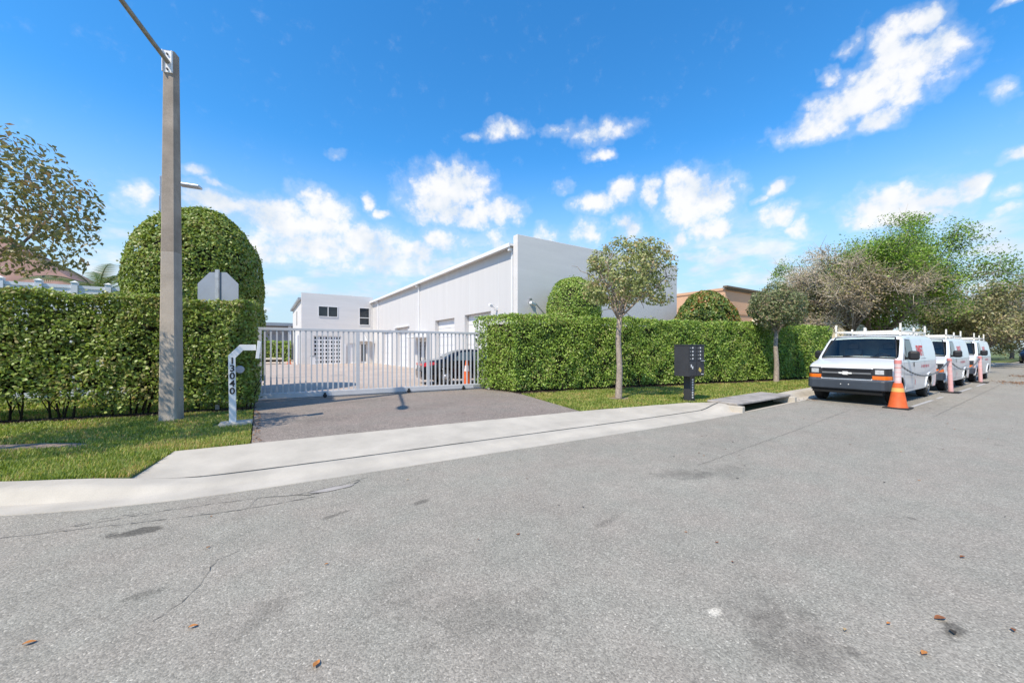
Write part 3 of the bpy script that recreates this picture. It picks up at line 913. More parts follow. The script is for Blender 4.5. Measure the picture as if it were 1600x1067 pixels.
def window(parent, axis, at, a0, a1, z0, z1, panes, vertical=False, fr='white_trim'):
    m = MB()
    t = .06
    abox(m, axis, at, a0 - t, a0, -.12, .03, z0 - t, z1 + t); abox(m, axis, at, a1, a1 + t, -.12, .03, z0 - t, z1 + t)
    abox(m, axis, at, a0, a1, -.12, .03, z1, z1 + t); abox(m, axis, at, a0, a1, -.12, .05, z0 - t, z0)
    for k in range(1, panes):
        if vertical:
            z = z0 + (z1 - z0) * (.42 if panes == 2 else k / panes); abox(m, axis, at, a0, a1, -.1, .01, z - .035, z + .035)
        else:
            a = a0 + (a1 - a0) * k / panes; abox(m, axis, at, a - .035, a + .035, -.1, .01, z0, z1)
    w = m.build('window', fr, parent)
    for k in range(panes):
        m = MB()
        if vertical:
            e = [z0, z0 + (z1 - z0) * .42, z1]
            abox(m, axis, at, a0, a1, -.09, -.07, e[k] + (.035 if k else 0), e[k + 1] - (.035 if k + 1 < panes else 0))
        else:
            s0 = a0 + (a1 - a0) * k / panes + (.035 if k else 0); s1 = a0 + (a1 - a0) * (k + 1) / panes - (.035 if k + 1 < panes else 0)
            abox(m, axis, at, s0, s1, -.09, -.07, z0, z1)
        m.build('pane', 'dark_glass', w)
    return w


def roll_door(parent, axis, at, a0, a1, z0, z1, n=6, depth=.28):
    d = MB(); abox(d, axis, at, a0 + .004, a1 - .004, -depth - .03, -depth - .01, z0, z1)
    dr = d.build('door', 'white_door', parent)
    h = (z1 - z0) / n
    for k in range(n):
        m = MB(); abox(m, axis, at, a0 + .01, a1 - .01, -depth - .01, -depth + .03, z0 + k * h + .012, z0 + (k + 1) * h - .012)
        m.build('panel', 'white_door', dr, bevel=.008)
    return dr


WX, WY0, WY1 = 9.8, 14.18, 40.5
wh = thing('warehouse', 'long white warehouse with roll-up doors and tall stucco front wall behind the hedge', 'warehouse', (0, 0, 0))
ops = [(16.74, 19.68, GZ, 3.46), (21.05, 24.03, GZ, 3.41), (25.75, 27.5, GZ, 2.2), (29.63, 32.46, GZ, 3.26), (34.14, 36.85, GZ, 3.24)]
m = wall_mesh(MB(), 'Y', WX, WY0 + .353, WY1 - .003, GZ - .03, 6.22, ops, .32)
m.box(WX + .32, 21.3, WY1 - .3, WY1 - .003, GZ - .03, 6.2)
m.build('side_wall', 'panel_sun_dimmed', wh)
m = MB(); m.box(WX - .12, 21.62, WY0, WY0 + .35, GZ - .03, 6.68); m.box(21.3, 21.6, WY0 + .353, WY1, GZ - .03, 6.5)
m.build('front_wall', 'stucco_white', wh, bevel=.015)
m = MB(); m.box(WX - .28, 21.28, WY0 + .352, WY1 - .004, 6.225, 6.33)
rf = m.build('roof', 'white_trim', wh)
m = MB(); m.box(WX - .34, WX - .285, WY0 + .353, WY1 - .005, 6.17, 6.345); m.build('fascia', 'white_trim', rf)
for y in (14.62, 26.92, 38.2):
    m = MB(); m.box(WX - .10, WX - .003, y, y + .13, GZ, 6.16); m.box(WX - .28, WX - .1, y, y + .13, 6.02, 6.16)
    m.build('downspout', 'white_trim', wh, bevel=.01)
for o in ops[:2] + ops[3:]:
    roll_door(wh, 'Y', WX, o[0], o[1], o[2], o[3])
# entrance pair with narrow dark lights and a small flat canopy
m = MB(); abox(m, 'Y', WX, 25.755, 27.495, -.16, -.12, GZ, 2.19)
ed = m.build('door', 'white_door', wh)
for (y0, y1) in ((25.95, 26.3), (26.95, 27.3)):
    m = MB(); abox(m, 'Y', WX, y0, y1, -.118, -.10, .35, 2.05); m.build('pane', 'dark_glass', ed)
m = MB(); abox(m, 'Y', WX, 25.5, 27.8, .003, .9, 2.33, 2.43); m.build('canopy', 'white_trim', wh, bevel=.01)
m = MB(); abox(m, 'Y', WX, 29.2, 32.9, .003, .14, 3.3, 3.36); m.build('canopy', 'white_trim', wh)


def floodlight(parent, x, y, z, dx, dy):
    m = MB(); m.obox((x, y, z), (.12, .12, .12)); m.tube([(x, y, z), (x + dx * .25, y + dy * .25, z + .12)], .02, 6)
    f = m.build('wall_bracket', 'white_trim', parent)
    m = MB(); m.obox((x + dx * .33, y + dy * .33, z + .16), (.18, .18, .14), (.3, .2, 0)); m.build('lamp_head', 'white_trim', f, bevel=.02)


floodlight(wh, WX - .06, 16.12, 3.5, -1, -.1)
cb = MB(); cb.tube([(10.35, WY0 - .01, 3.75), (10.35, WY0 - .4, 3.62), (10.9, WY0 - .55, 3.0)], .03, 6); cb.obox((10.35, WY0 - .06, 3.75), (.12, .1, .2))
br_ = cb.build('wall_bracket', 'metal_grey', wh)
m = MB(); m.obox((10.22, WY0 - .42, 3.56), (.36, .14, .13), (0, .2, .3)); m.build('camera_head', 'white_trim', br_, bevel=.02)
# fine panel seams on the side wall
for y in np.arange(16, 40, 3.05):
    m = MB(); m.box(WX - .006, WX - .002, y, y + .02, 3.6, 6.16); m.build('seam', 'white_trim', wh)

of = thing('office_building', 'small two storey white office with glass grid garage door at the end of the yard', 'building', (0, 0, 0))
OX0, OX1, OY = 3.37, 9.79, 40.5
oops = [(4.82, 6.44, 4.66, 5.58), (8.51, 9.40, 3.98, 5.62), (4.38, 6.78, GZ, 2.78), (7.37, 8.08, GZ, 2.1), (8.6, 9.2, GZ, 2.1)]
m = wall_mesh(MB(), 'X', OY, OX0, OX1, GZ - .03, 6.78, oops, .3)
m.build('wall', 'stucco_white', of)
m = MB(); m.box(OX0 + .002, OX0 + .3, OY + .302, 51, GZ - .03, 6.1); m.box(OX1 - .3, OX1, OY + .302, 51, GZ - .03, 6.1); m.box(OX0 + .302, OX1 - .302, 50.7, 51, GZ - .03, 6.1)
m.build('side_wall', 'stucco_white', of)
m = MB(); m.add([(OX0 - .25, OY + .31, 6.15), (OX1, OY + .31, 6.15), (OX1, 51.2, 5.9), (OX0 - .25, 51.2, 5.9), (OX0 - .25, OY + .31, 6.35), (OX1, OY + .31, 6.35), (OX1, 51.2, 6.1), (OX0 - .25, 51.2, 6.1)], [(0, 3, 2, 1), (4, 5, 6, 7), (0, 1, 5, 4), (1, 2, 6, 5), (2, 3, 7, 6), (3, 0, 4, 7)])
m.build('roof', 'metal_grey', of)
window(of, 'X', OY, *oops[0], 2)
window(of, 'X', OY, *oops[1], 2, True)
m = MB(); m.box(OX0 - .02, OX0 + .001, 45, 45.9, 4.0, 5.4); m.build('window', 'grey_wall', of)
# glass grid garage door
gd = MB(); abox(gd, 'X', OY, 4.385, 6.775, -.16, -.13, GZ, 2.775)
gdo = gd.build('garage_door', 'white_door', of)
gm = MB()
NX, NZ = 5, 7
cw, chh = (6.775 - 4.385) / NX, (2.775 - GZ) / NZ
for i in range(NX + 1):
    a = 4.385 + i * cw; abox(gm, 'X', OY, max(4.385, a - .07), min(6.775, a + .07), -.13, -.09, GZ, 2.775)
gm.build('frame', 'white_door', gdo)
for k in range(NZ + 1):
    gm = MB()
    z = GZ + k * chh
    for i in range(NX):
        abox(gm, 'X', OY, 4.385 + i * cw + .071, 4.385 + (i + 1) * cw - .071, -.128, -.092, max(GZ, z - .075), min(2.775, z + .075))
    gm.build('rail', 'white_door', gdo, kind='stuff')
for i in range(NX):
    for k in range(NZ):
        m = MB(); abox(m, 'X', OY, 4.385 + i * cw + .072, 4.385 + (i + 1) * cw - .072, -.128, -.115, GZ + k * chh + .076, GZ + (k + 1) * chh - .076)
        m.build('pane', 'dark_glass', gdo)
for (a0, a1) in ((7.375, 8.075), (8.605, 9.195)):
    m = MB(); abox(m, 'X', OY, a0, a1, -.16, -.12, GZ, 2.09); d = m.build('door', 'white_door', of)
    if a1 < 8.2:
        for (p, q) in ((7.42, 7.56), (7.88, 8.02)):
            m = MB(); abox(m, 'X', OY, p, q, -.118, -.10, .3, 2.0); m.build('pane', 'dark_glass', d)
    else:
        m = MB(); abox(m, 'X', OY, 8.7, 9.1, -.118, -.10, .3, 2.0); m.build('pane', 'dark_glass', d)
m = MB(); abox(m, 'X', OY, 8.3, 9.6, .003, .95, 2.3, 2.38); aw = m.build('canopy', 'white_trim', of)
m = MB(); m.tube([(8.95, OY - .9, 2.38), (8.95, OY - .01, 3.0)], .025, 6); m.build('stay', 'white_trim', aw)
m = MB(); abox(m, 'X', OY, 7.0, 7.2, .003, .06, GZ, 2.0); m.build('pilaster', 'white_trim', of)
# white pedestal box and pipe post beside the office
o = MB(); o.box(3.95, 4.35, 38.6, 38.9, GZ, .86); o.box(3.92, 4.38, 38.57, 38.93, .861, .93, 1)
tag(o.build('utility_pedestal', ['white_trim', 'rtu'], bevel=.02), 'white utility pedestal with grey cap in front of the office wall', 'utility box')
o = MB(); o.lathe([(.11, 0), (.11, 2.6), (.09, 2.68), (.02, 2.7)], 14); tag(o.build('bollard', 'white_trim', loc=(2.98, 39.6, GZ), smooth='auto'), 'tall white pipe post beside the office corner', 'post')

# grey building at the far end of the yard, with roof unit
fb = thing('annex_building', 'low grey building with white columns at the far left of the yard', 'building', (0, 0, 0))
m = MB(); m.box(-12, 5.5, 60, 70, GZ - .03, 4.6); m.build('wall', 'grey_wall', fb)
m = MB(); m.box(-12.5, 6, 59.2, 70.5, 4.602, 5.0); m.build('roof', 'metal_grey', fb)
for x in (-8.5, -4.5, -.6, 3.4):
    m = MB(); m.box(x, x + .35, 59.5, 59.85, GZ, 4.6); m.build('column', 'white_trim', fb)
m = MB(); m.box(-12, 5.5, 59.9, 59.99, 3.6, 4.0); m.build('band', 'concrete_old', fb)
m = MB(); m.box(-2.6, -1.3, 62, 63, 5.1, 5.9); m.box(-2.4, -1.5, 62.2, 62.8, 5.0, 5.1)
tag(m.build('roof_unit', 'rtu'), 'grey air unit standing on the flat roof of the low grey building', 'air unit')

# peach building with brown cornice
pb = thing('peach_building', 'peach stucco building with brown cornice behind the right hedge', 'building', (0, 0, 0))
m = MB(); m.box(41, 72, 21.3, 45, 0, 7.9); m.build('wall', 'peach', pb)
m = MB(); m.box(40.8, 72.3, 21.1, 21.299, 7.75, 7.95); m.box(40.7, 72.3, 20.95, 21.4, 7.952, 8.15)
m.build('cornice', 'brown_cornice', pb)
m = MB(); m.box(40.9, 40.997, 21.5, 45, 7.7, 7.98); m.build('band', 'peach', pb)
m = MB(); m.box(40.94, 72, 21.22, 21.297, 5.3, 5.55); m.build('band', 'peach', pb)

# cream house parts seen behind the trees
for (x0, x1, y0, y1, h, lab) in ((41, 45, 13.5, 18, 3.9, 'cream house wall seen between hedge and bare oak'), (47, 60, 13.2, 22, 4.6, 'cream house with a window behind the white van roof racks')):
    hs_ = thing('house', lab, 'house', (0, 0, 0))
    m = MB(); m.box(x0, x1, y0, y1, 0, h); m.build('wall', 'cream_wall', hs_)
    m = MB(); zt = h + 1.4
    m.add([(x0 - .5, y0 - .5, h + .002), (x1 + .5, y0 - .5, h + .002), (x1 + .5, y1 + .5, h + .002), (x0 - .5, y1 + .5, h + .002), (x0 + 1.5, (y0 + y1) / 2, zt), (x1 - 1.5, (y0 + y1) / 2, zt)], [(3, 2, 1, 0), (0, 1, 5, 4), (2, 3, 4, 5), (1, 2, 5), (3, 0, 4)])
    m.build('roof', 'cream_wall', hs_)
    for k, a in enumerate(np.arange(x0 + 1, x1 - 1.3, 2.8)):
        m = MB(); m.box(a, a + 1.1, y0 - .05, y0 - .003, 1.2, 2.9); w = m.build('window', 'white_trim', hs_)
        m = MB(); m.box(a + .08, a + 1.02, y0 - .08, y0 - .052, 1.28, 2.82); m.build('pane', 'dark_glass', w)
    if x0 < 42:
        m = MB(); m.box(x0 - .06, x0 - .003, 14, 15.2, 1.4, 2.8); w = m.build('window', 'white_trim', hs_)

# brown roofed house at the far left
bh = thing('house', 'house with brown tiled hip roof beyond the white fence', 'house', (0, 0, 0))
m = MB(); m.box(-23.4, -6.8, 25, 37, 0, 4.2); m.build('wall', 'cream_wall', bh)
m = MB(); m.add([(-24, 24.4, 4.202), (-6.2, 24.4, 4.202), (-6.2, 37.6, 4.202), (-24, 37.6, 4.202), (-17.4, 31, 8.4), (-12.6, 31, 8.4)], [(3, 2, 1, 0), (0, 1, 5, 4), (2, 3, 4, 5), (1, 2, 5), (3, 0, 4)])
m.build('roof', 'tile_roof', bh)

# ------------------------------------------------------------------ white panel fence beyond the left hedge
FY = 17.0
wf = thing('white_fence', 'tall white panel fence with square posts showing above the left hedge', 'fence', (-14, FY, 0), R(.5))
px = list(np.arange(0, 11.2, .72))
for i, x in enumerate(px):
    m = MB(); m.box(x - .07, x + .07, -.07, .07, GZ, 3.56); m.add([(x - .09, -.09, 3.56), (x + .09, -.09, 3.56), (x + .09, .09, 3.56), (x - .09, .09, 3.56), (x, 0, 3.62)], [(3, 2, 1, 0), (0, 1, 4), (1, 2, 4), (2, 3, 4), (3, 0, 4)])
    m.build('post', 'vinyl', wf)
    if i + 1 < len(px):
        m = MB(); m.box(x + .071, px[i + 1] - .071, -.02, .02, GZ, 3.38); m.build('panel', 'vinyl', wf)
        m = MB(); m.box(x + .071, px[i + 1] - .071, -.04, .04, 3.382, 3.48); m.build('rail', 'vinyl', wf)

# ------------------------------------------------------------------ hedges
def hedge_leaves(p0, dirv, nor, length, width, z0, z1, dens, size, seed, endcap=(1, 1), thin_fn=None, rnd=.22, shear=0.0):
    """points and normals over the front, top, ends and back of a clipped hedge; p0 front corner, nor points to the street"""
    Ps, Ns = [], []
    def put(n, s, d, z, nv):
        s = s - shear * (d / width) * np.clip(1 - s / 4, 0, 1)
        P = np.zeros((n, 3)); P[:, 0] = p0[0] + dirv[0] * s - nor[0] * d; P[:, 1] = p0[1] + dirv[1] * s - nor[1] * d; P[:, 2] = z
        Ps.append(P); Ns.append(nv)
    def vec(n, a, c, e):
        V = np.zeros((n, 3)); V[:, 0] = dirv[0] * a + nor[0] * c; V[:, 1] = dirv[1] * a + nor[1] * c; V[:, 2] = e; return V
    h = z1 - z0
    n = int(length * h * dens)
    s = rng.uniform(0, length, n); z = z0 + h * rng.uniform(0, 1, n) ** .93
    d = rng.exponential(.07, n); d = np.minimum(d, .45)
    rr = np.maximum(0, z - (z1 - rnd)) / rnd; d += rnd * (1 - np.sqrt(np.clip(1 - rr ** 2, 0, 1)))
    put(n, s, d, z, vec(n, 0, 1, .25 + rr * .8))
    n = int(length * width * dens * .7)
    s = rng.uniform(0, length, n); d = rng.uniform(0, width, n); z = z1 - np.minimum(rng.exponential(.05, n), .3)
    put(n, s, d, z, vec(n, 0, 0, 1))
    n = int(length * h * dens * .3)
    s = rng.uniform(0, length, n); z = rng.uniform(z0, z1, n)
    put(n, s, width - np.minimum(rng.exponential(.06, n), .3), z, vec(n, 0, -1, .2))
    for e, on in zip((0, 1), endcap):
        if not on: continue
        n = int(width * h * dens)
        d = rng.uniform(0, width, n); z = z0 + h * rng.uniform(0, 1, n)
        k = np.minimum(rng.exponential(.07, n), .4)
        rr = np.maximum(0, z - (z1 - rnd)) / rnd; k += rnd * .8 * (1 - np.sqrt(np.clip(1 - rr ** 2, 0, 1)))
        put(n, k if e == 0 else length - k, d, z, vec(n, -1 if e == 0 else 1, 0, .25))
    P = np.concatenate(Ps); Nv = np.concatenate(Ns)
    q = wnoise(P, 2.2, seed, 4)
    P += Nv * (q * .095)[:, None]
    shoot = rng.uniform(0, 1, len(P)) < .012
    P[shoot] += Nv[shoot] * rng.uniform(.03, .11, shoot.sum())[:, None]
    P += rng.normal(0, .012, P.shape)
    gap = wnoise(P, 5.0, seed + 5, 3)
    keep = rng.uniform(0, 1, len(P)) < np.clip(.95 + .75 * gap, .12, 1)
    if thin_fn is not None: keep &= rng.uniform(0, 1, len(P)) < thin_fn(P)
    return P[keep], Nv[keep]


# left hedge: bare stems at the foot, leaves thinner low down
HL_len = np.linalg.norm(HL1 - HL0)
hl = thing('hedge', 'tall clipped hedge with bare stems at its foot behind the concrete lamp pole', 'hedge', (0, 0, 0))


def thinL(P):
    w = wnoise(P * np.array([1, 1, 0]), 1.6, 11)
    low = np.clip((P[:, 2] - .20 - .26 * (w > .1) * np.clip(w * 2, 0, 1)) / .22, 0, 1)
    near_end = np.clip((P[:, 0] + 1.3) / .5, 0, 1)
    return np.clip(low + near_end * np.clip((P[:, 2] - .3) / .2, 0, 1), 0, 1) * 1.0


P, Nv = hedge_leaves(HL0, ldir, lnor, HL_len, 1.0, 0.22, 2.72, 2000, .085, 21, (0, 1), thinL)
leaves('foliage', P, Nv, .074, 'hedge_l', hl, jit=.95, aspect=.55, oval=True)
# inner twig mass that keeps most of the light out
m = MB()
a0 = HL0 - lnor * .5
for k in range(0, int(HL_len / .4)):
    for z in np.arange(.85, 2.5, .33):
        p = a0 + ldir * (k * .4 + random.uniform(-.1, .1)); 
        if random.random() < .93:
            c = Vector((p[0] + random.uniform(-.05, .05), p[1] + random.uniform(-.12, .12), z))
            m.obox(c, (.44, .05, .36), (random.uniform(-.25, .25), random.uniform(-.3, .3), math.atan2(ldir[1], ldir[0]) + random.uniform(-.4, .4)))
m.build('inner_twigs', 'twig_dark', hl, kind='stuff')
for k in range(34):
    s_ = .1 + k * HL_len / 34 + random.uniform(-.08, .08)
    for j in range(random.choice((1, 2))):
        p = HL0 + ldir * (s_ + random.uniform(-.05, .05)) - lnor * (.42 + random.uniform(-.12, .12))
        q = p + np.array([random.uniform(-.15, .15), random.uniform(-.12, .12)])
        m = MB(); m.tube([(p[0], p[1], .05), ((p[0] + q[0]) / 2 + .03, (p[1] + q[1]) / 2, .5), (q[0], q[1], 1.1)], [.022, .016, .011], 6)
        for t in range(2):
            w = p + np.array([random.uniform(-.3, .3), random.uniform(-.2, .2)])
            m.tube([(p[0], p[1], .2 + .2 * t), (w[0], w[1], .75 + .2 * t)], [.012, .006], 5)
        m.build('stem', 'twig_dark', hl, smooth=True)

# right hedge
HR_len = np.linalg.norm(HR1 - HR0)
hr = thing('hedge', 'long tightly clipped green hedge behind the mailbox and the two young trees', 'hedge', (0, 0, 0))
P, Nv = hedge_leaves(HR0, hdir, hnor, HR_len, 1.9, .2, 2.67, 1500, .08, 31, (1, 1), shear=.75)
leaves('foliage', P, Nv, .072, 'hedge_r', hr, jit=.9, aspect=.55, oval=True)
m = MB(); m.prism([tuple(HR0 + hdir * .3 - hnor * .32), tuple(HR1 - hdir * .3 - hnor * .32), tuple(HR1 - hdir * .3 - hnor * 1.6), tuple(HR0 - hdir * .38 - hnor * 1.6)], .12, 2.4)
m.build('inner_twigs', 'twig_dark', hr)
for k in range(40):
    p = HR0 + hdir * (.15 + k * HR_len / 40 + random.uniform(-.1, .1)) - hnor * (.3 + random.uniform(-.08, .1))
    m = MB(); m.tube([(p[0], p[1], .05), (p[0] + random.uniform(-.06, .06), p[1], .6)], [.02, .014], 6); m.build('stem', 'twig_dark', hr, smooth=True)

# small hedge far back in the yard
hb = thing('hedge', 'short green hedge below the low grey building at the back of the yard', 'hedge', (0, 0, 0))
P, Nv = hedge_leaves(np.array([-8.0, 50.0]), np.array([1., 0]), np.array([0, -1.]), 11.1, 1.5, .2, 2.4, 130, .2, 41)
leaves('foliage', P, Nv, .24, 'hedge_r', hb, jit=.6)
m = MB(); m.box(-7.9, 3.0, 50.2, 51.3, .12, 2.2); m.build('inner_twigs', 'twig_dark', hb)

# chips of mulch along the beds
P = []
for (p0, p1, dv, nv, f) in ((HL0, HL1, ldir, lnor, .2), (HR0, HR1, hdir, hnor, .26)):
    Ln = np.linalg.norm(p1 - p0); n = int(Ln * 260)
    s_ = rng.uniform(0, Ln, n); d = rng.uniform(-.25, f + .06, n)
    P.append(np.stack([p0[0] + dv[0] * s_ + nv[0] * d, p0[1] + dv[1] * s_ + nv[1] * d, np.full(n, GZ + .012)], 1))
P = np.concatenate(P)
tag(leaves('mulch', P, np.tile([0, 0, 1.], (len(P), 1)), .06, 'mulch_chip', None, jit=.5, svar=.6), kind='stuff')


# ------------------------------------------------------------------ clipped domes
def dome(label, name, c, rx, ry, z0, zs, z1, dens, size, matname, seed, rough=.1, pw=2.2, gapk=.7):
    """clipped shrub: straight sides up to zs, then a rounded top to z1"""
    t = thing(name, label, 'shrub', (c[0], c[1], 0))
    area = PI * (rx + ry) * (zs - z0) + 2 * PI * rx * ry * 1.3
    n = int(area * dens)
    k = rng.uniform(0, 1, n)
    side = (zs - z0) * 2 / ((zs - z0) * 2 + (z1 - zs) * 1.6)
    z = np.where(k < side, z0 + (zs - z0) * rng.uniform(0, 1, n), zs + (z1 - zs) * (1 - rng.uniform(0, 1, n) ** 1.9))
    u = np.clip((z - zs) / (z1 - zs), 0, 1)
    rr = (1 - u ** pw) ** (1 / pw)
    a = rng.uniform(0, 2 * PI, n)
    P = np.stack([rx * rr * np.cos(a), ry * rr * np.sin(a), z], 1)
    Nn = norm(np.stack([np.cos(a) * rr / rx, np.sin(a) * rr / ry, (u ** 1.2) / (z1 - zs) + .0], 1))
    q = wnoise(P, 1.5, seed, 4)
    P -= Nn * np.minimum(rng.exponential(.06, n), .35)[:, None]
    P += Nn * (q * rough)[:, None]
    keep = rng.uniform(0, 1, n) < np.clip(.95 + gapk * wnoise(P, 4.5, seed + 3, 3), .12, 1)
    sh_ = rng.uniform(0, 1, n) < .012
    P[sh_] += Nn[sh_] * rng.uniform(.03, .12, sh_.sum())[:, None]
    leaves('foliage', P[keep], Nn[keep] + np.array([0, 0, .2]), size, matname, t, jit=.75, aspect=.55, oval=True)
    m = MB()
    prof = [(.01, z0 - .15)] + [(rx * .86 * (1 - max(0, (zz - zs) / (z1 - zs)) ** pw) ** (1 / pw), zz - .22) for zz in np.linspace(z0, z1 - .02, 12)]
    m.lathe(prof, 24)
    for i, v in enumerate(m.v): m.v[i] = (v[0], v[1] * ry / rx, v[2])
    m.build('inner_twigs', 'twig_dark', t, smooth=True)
    m = MB(); m.tube([(0, 0, 0), (.05, 0, .8), (0, 0, z0 + .3)], [.12, .09, .08], 8); m.build('trunk', 'bark', t, smooth=True)
    return t


dome('huge rounded clipped ficus dome rising behind the left hedge', 'topiary_dome', (-1.55, 15.5), 1.74, 1.74, 0.5, 3.5, 5.92, 1700, .092, 'dome_leaf', 51, .09, 2.1)
dome('small rounded shrub in front of the warehouse wall, partly behind the young street tree', 'round_shrub', (11.75, 12.75), 1.25, 1.2, .4, 3.3, 4.72, 1300, .075, 'hedge_r', 61, .08, 2.0)
dome('low broad shrub with reddish tips in front of the peach building', 'round_shrub', (21.3, 12.2), 1.95, 1.6, .6, 2.7, 4.85, 750, .13, 'shrub_leaf', 71, .16, 2.0)


# ------------------------------------------------------------------ trees
def limb(m, p0, p1, r0, r1, n=7, bend=.08, seed=0):
    r = random.Random(seed)
    p0, p1 = Vector(p0), Vector(p1)
    L_ = (p1 - p0).length
    pts = [p0]
    for i in (1, 2, 3):
        pts.append(p0.lerp(p1, i / 4) + Vector((r.uniform(-1, 1), r.uniform(-1, 1), r.uniform(-.5, 1))) * L_ * bend)
    pts.append(p1)
    m.tube(pts, [r0 + (r1 - r0) * i / 4 for i in range(5)], n)
    return pts


def lollipop(label, loc, trunk_top, cc, rx, ry, rz, nleaf, size, matname, seed, r0=.085, lean=(0, 0), clip=-.55, cat='tree', name='street_tree', nl=9, gap=1.2, barkm='bark_pale', group=None):
    t = thing(name, label, cat, (loc[0], loc[1], GZ), 0, group)
    r = random.Random(seed)
    m = MB()
    pts = [(0, 0, -.05), (.03 + lean[0] * .3, lean[1] * .3, trunk_top * .35), (-.02 + lean[0] * .6, .02 + lean[1] * .6, trunk_top * .7), (lean[0], lean[1], trunk_top)]
    m.tube([(0, 0, -.05), (0, 0, .06)] + pts[1:], [r0 * 1.45, r0 * 1.15, r0, r0 * .88, r0 * .8], 10)
    tips = []
    for i in range(nl):
        a = 2 * PI * i / nl + r.uniform(-.3, .3)
        e = r.uniform(-.25, .9)
        f = r.uniform(.55, .88)
        p1 = (cc[0] + rx * f * math.cos(a) * math.cos(e), cc[1] + ry * f * math.sin(a) * math.cos(e), cc[2] + rz * f * math.sin(e))
        ps = limb(m, (lean[0], lean[1], trunk_top - r.uniform(0, .25)), p1, r0 * .42, .012, 6, .07, seed * 31 + i)
        for k in range(9):
            q = ps[r.choice((1, 2, 3, 4))]
            d = Vector((r.gauss(0, 1), r.gauss(0, 1), r.gauss(.35, .8))).normalized()
            e1 = q + d * r.uniform(.25, .6) * min(rx, rz)
            limb(m, q, e1, r0 * .16, .005, 5, .06, seed * 77 + i * 7 + k); tips.append(e1)
        tips.append(Vector(p1))
    m.build('trunk', barkm, t, smooth=True)
    # leaves: shell-heavy, clumped, flat-bottomed
    n = nleaf * 3
    d = norm(rng.normal(0, 1, (n, 3)))
    rad = 1 - np.abs(rng.normal(0, .22, n)); rad = np.clip(rad, .05, 1)
    P = d * rad[:, None] * np.array([rx, ry, rz]) + np.array(cc)
    q = wnoise(P, 2.4 / rx * 1.4, seed, 3)
    P += d * (q * .13 * rx)[:, None]
    keep = (d[:, 2] * rad > clip) & (rng.uniform(0, 1, n) < np.clip(.55 + gap * wnoise(P, 4.2 / rx * 1.3, seed + 9, 3), .03, 1))
    P = P[keep][:nleaf]; d = d[keep][:nleaf]
    leaves('crown', P, d + np.array([0, 0, .35]), size, matname, t, jit=.8)
    return t


lollipop('young street tree with open rounded crown over the lawn nearest the drive', (8.62, 7.49), 2.45, (.28, -.05, 3.42), 1.36, 1.3, 1.2, 8600, .095, 'street_leaf', 5, lean=(.05, 0), gap=1.6, group='young street trees on the verge')
lollipop('small dense street tree on the lawn between mailbox and vans', (18.6, 7.5), 2.2, (.1, 0, 3.2), 1.15, 1.1, 1.12, 6800, .115, 'street_leaf_dark', 6, gap=.7, r0=.095, clip=-.75, group='young street trees on the verge')
lollipop('reddish leaved tree reaching in at the left edge above the hedge', (-3.9, 8.3), 1.7, (.0, 0, 3.3), 1.85, 1.6, 1.42, 9000, .082, 'red_leaf', 8, gap=1.35, r0=.1, clip=-.48, nl=13, barkm='bark', group='young street trees on the verge')


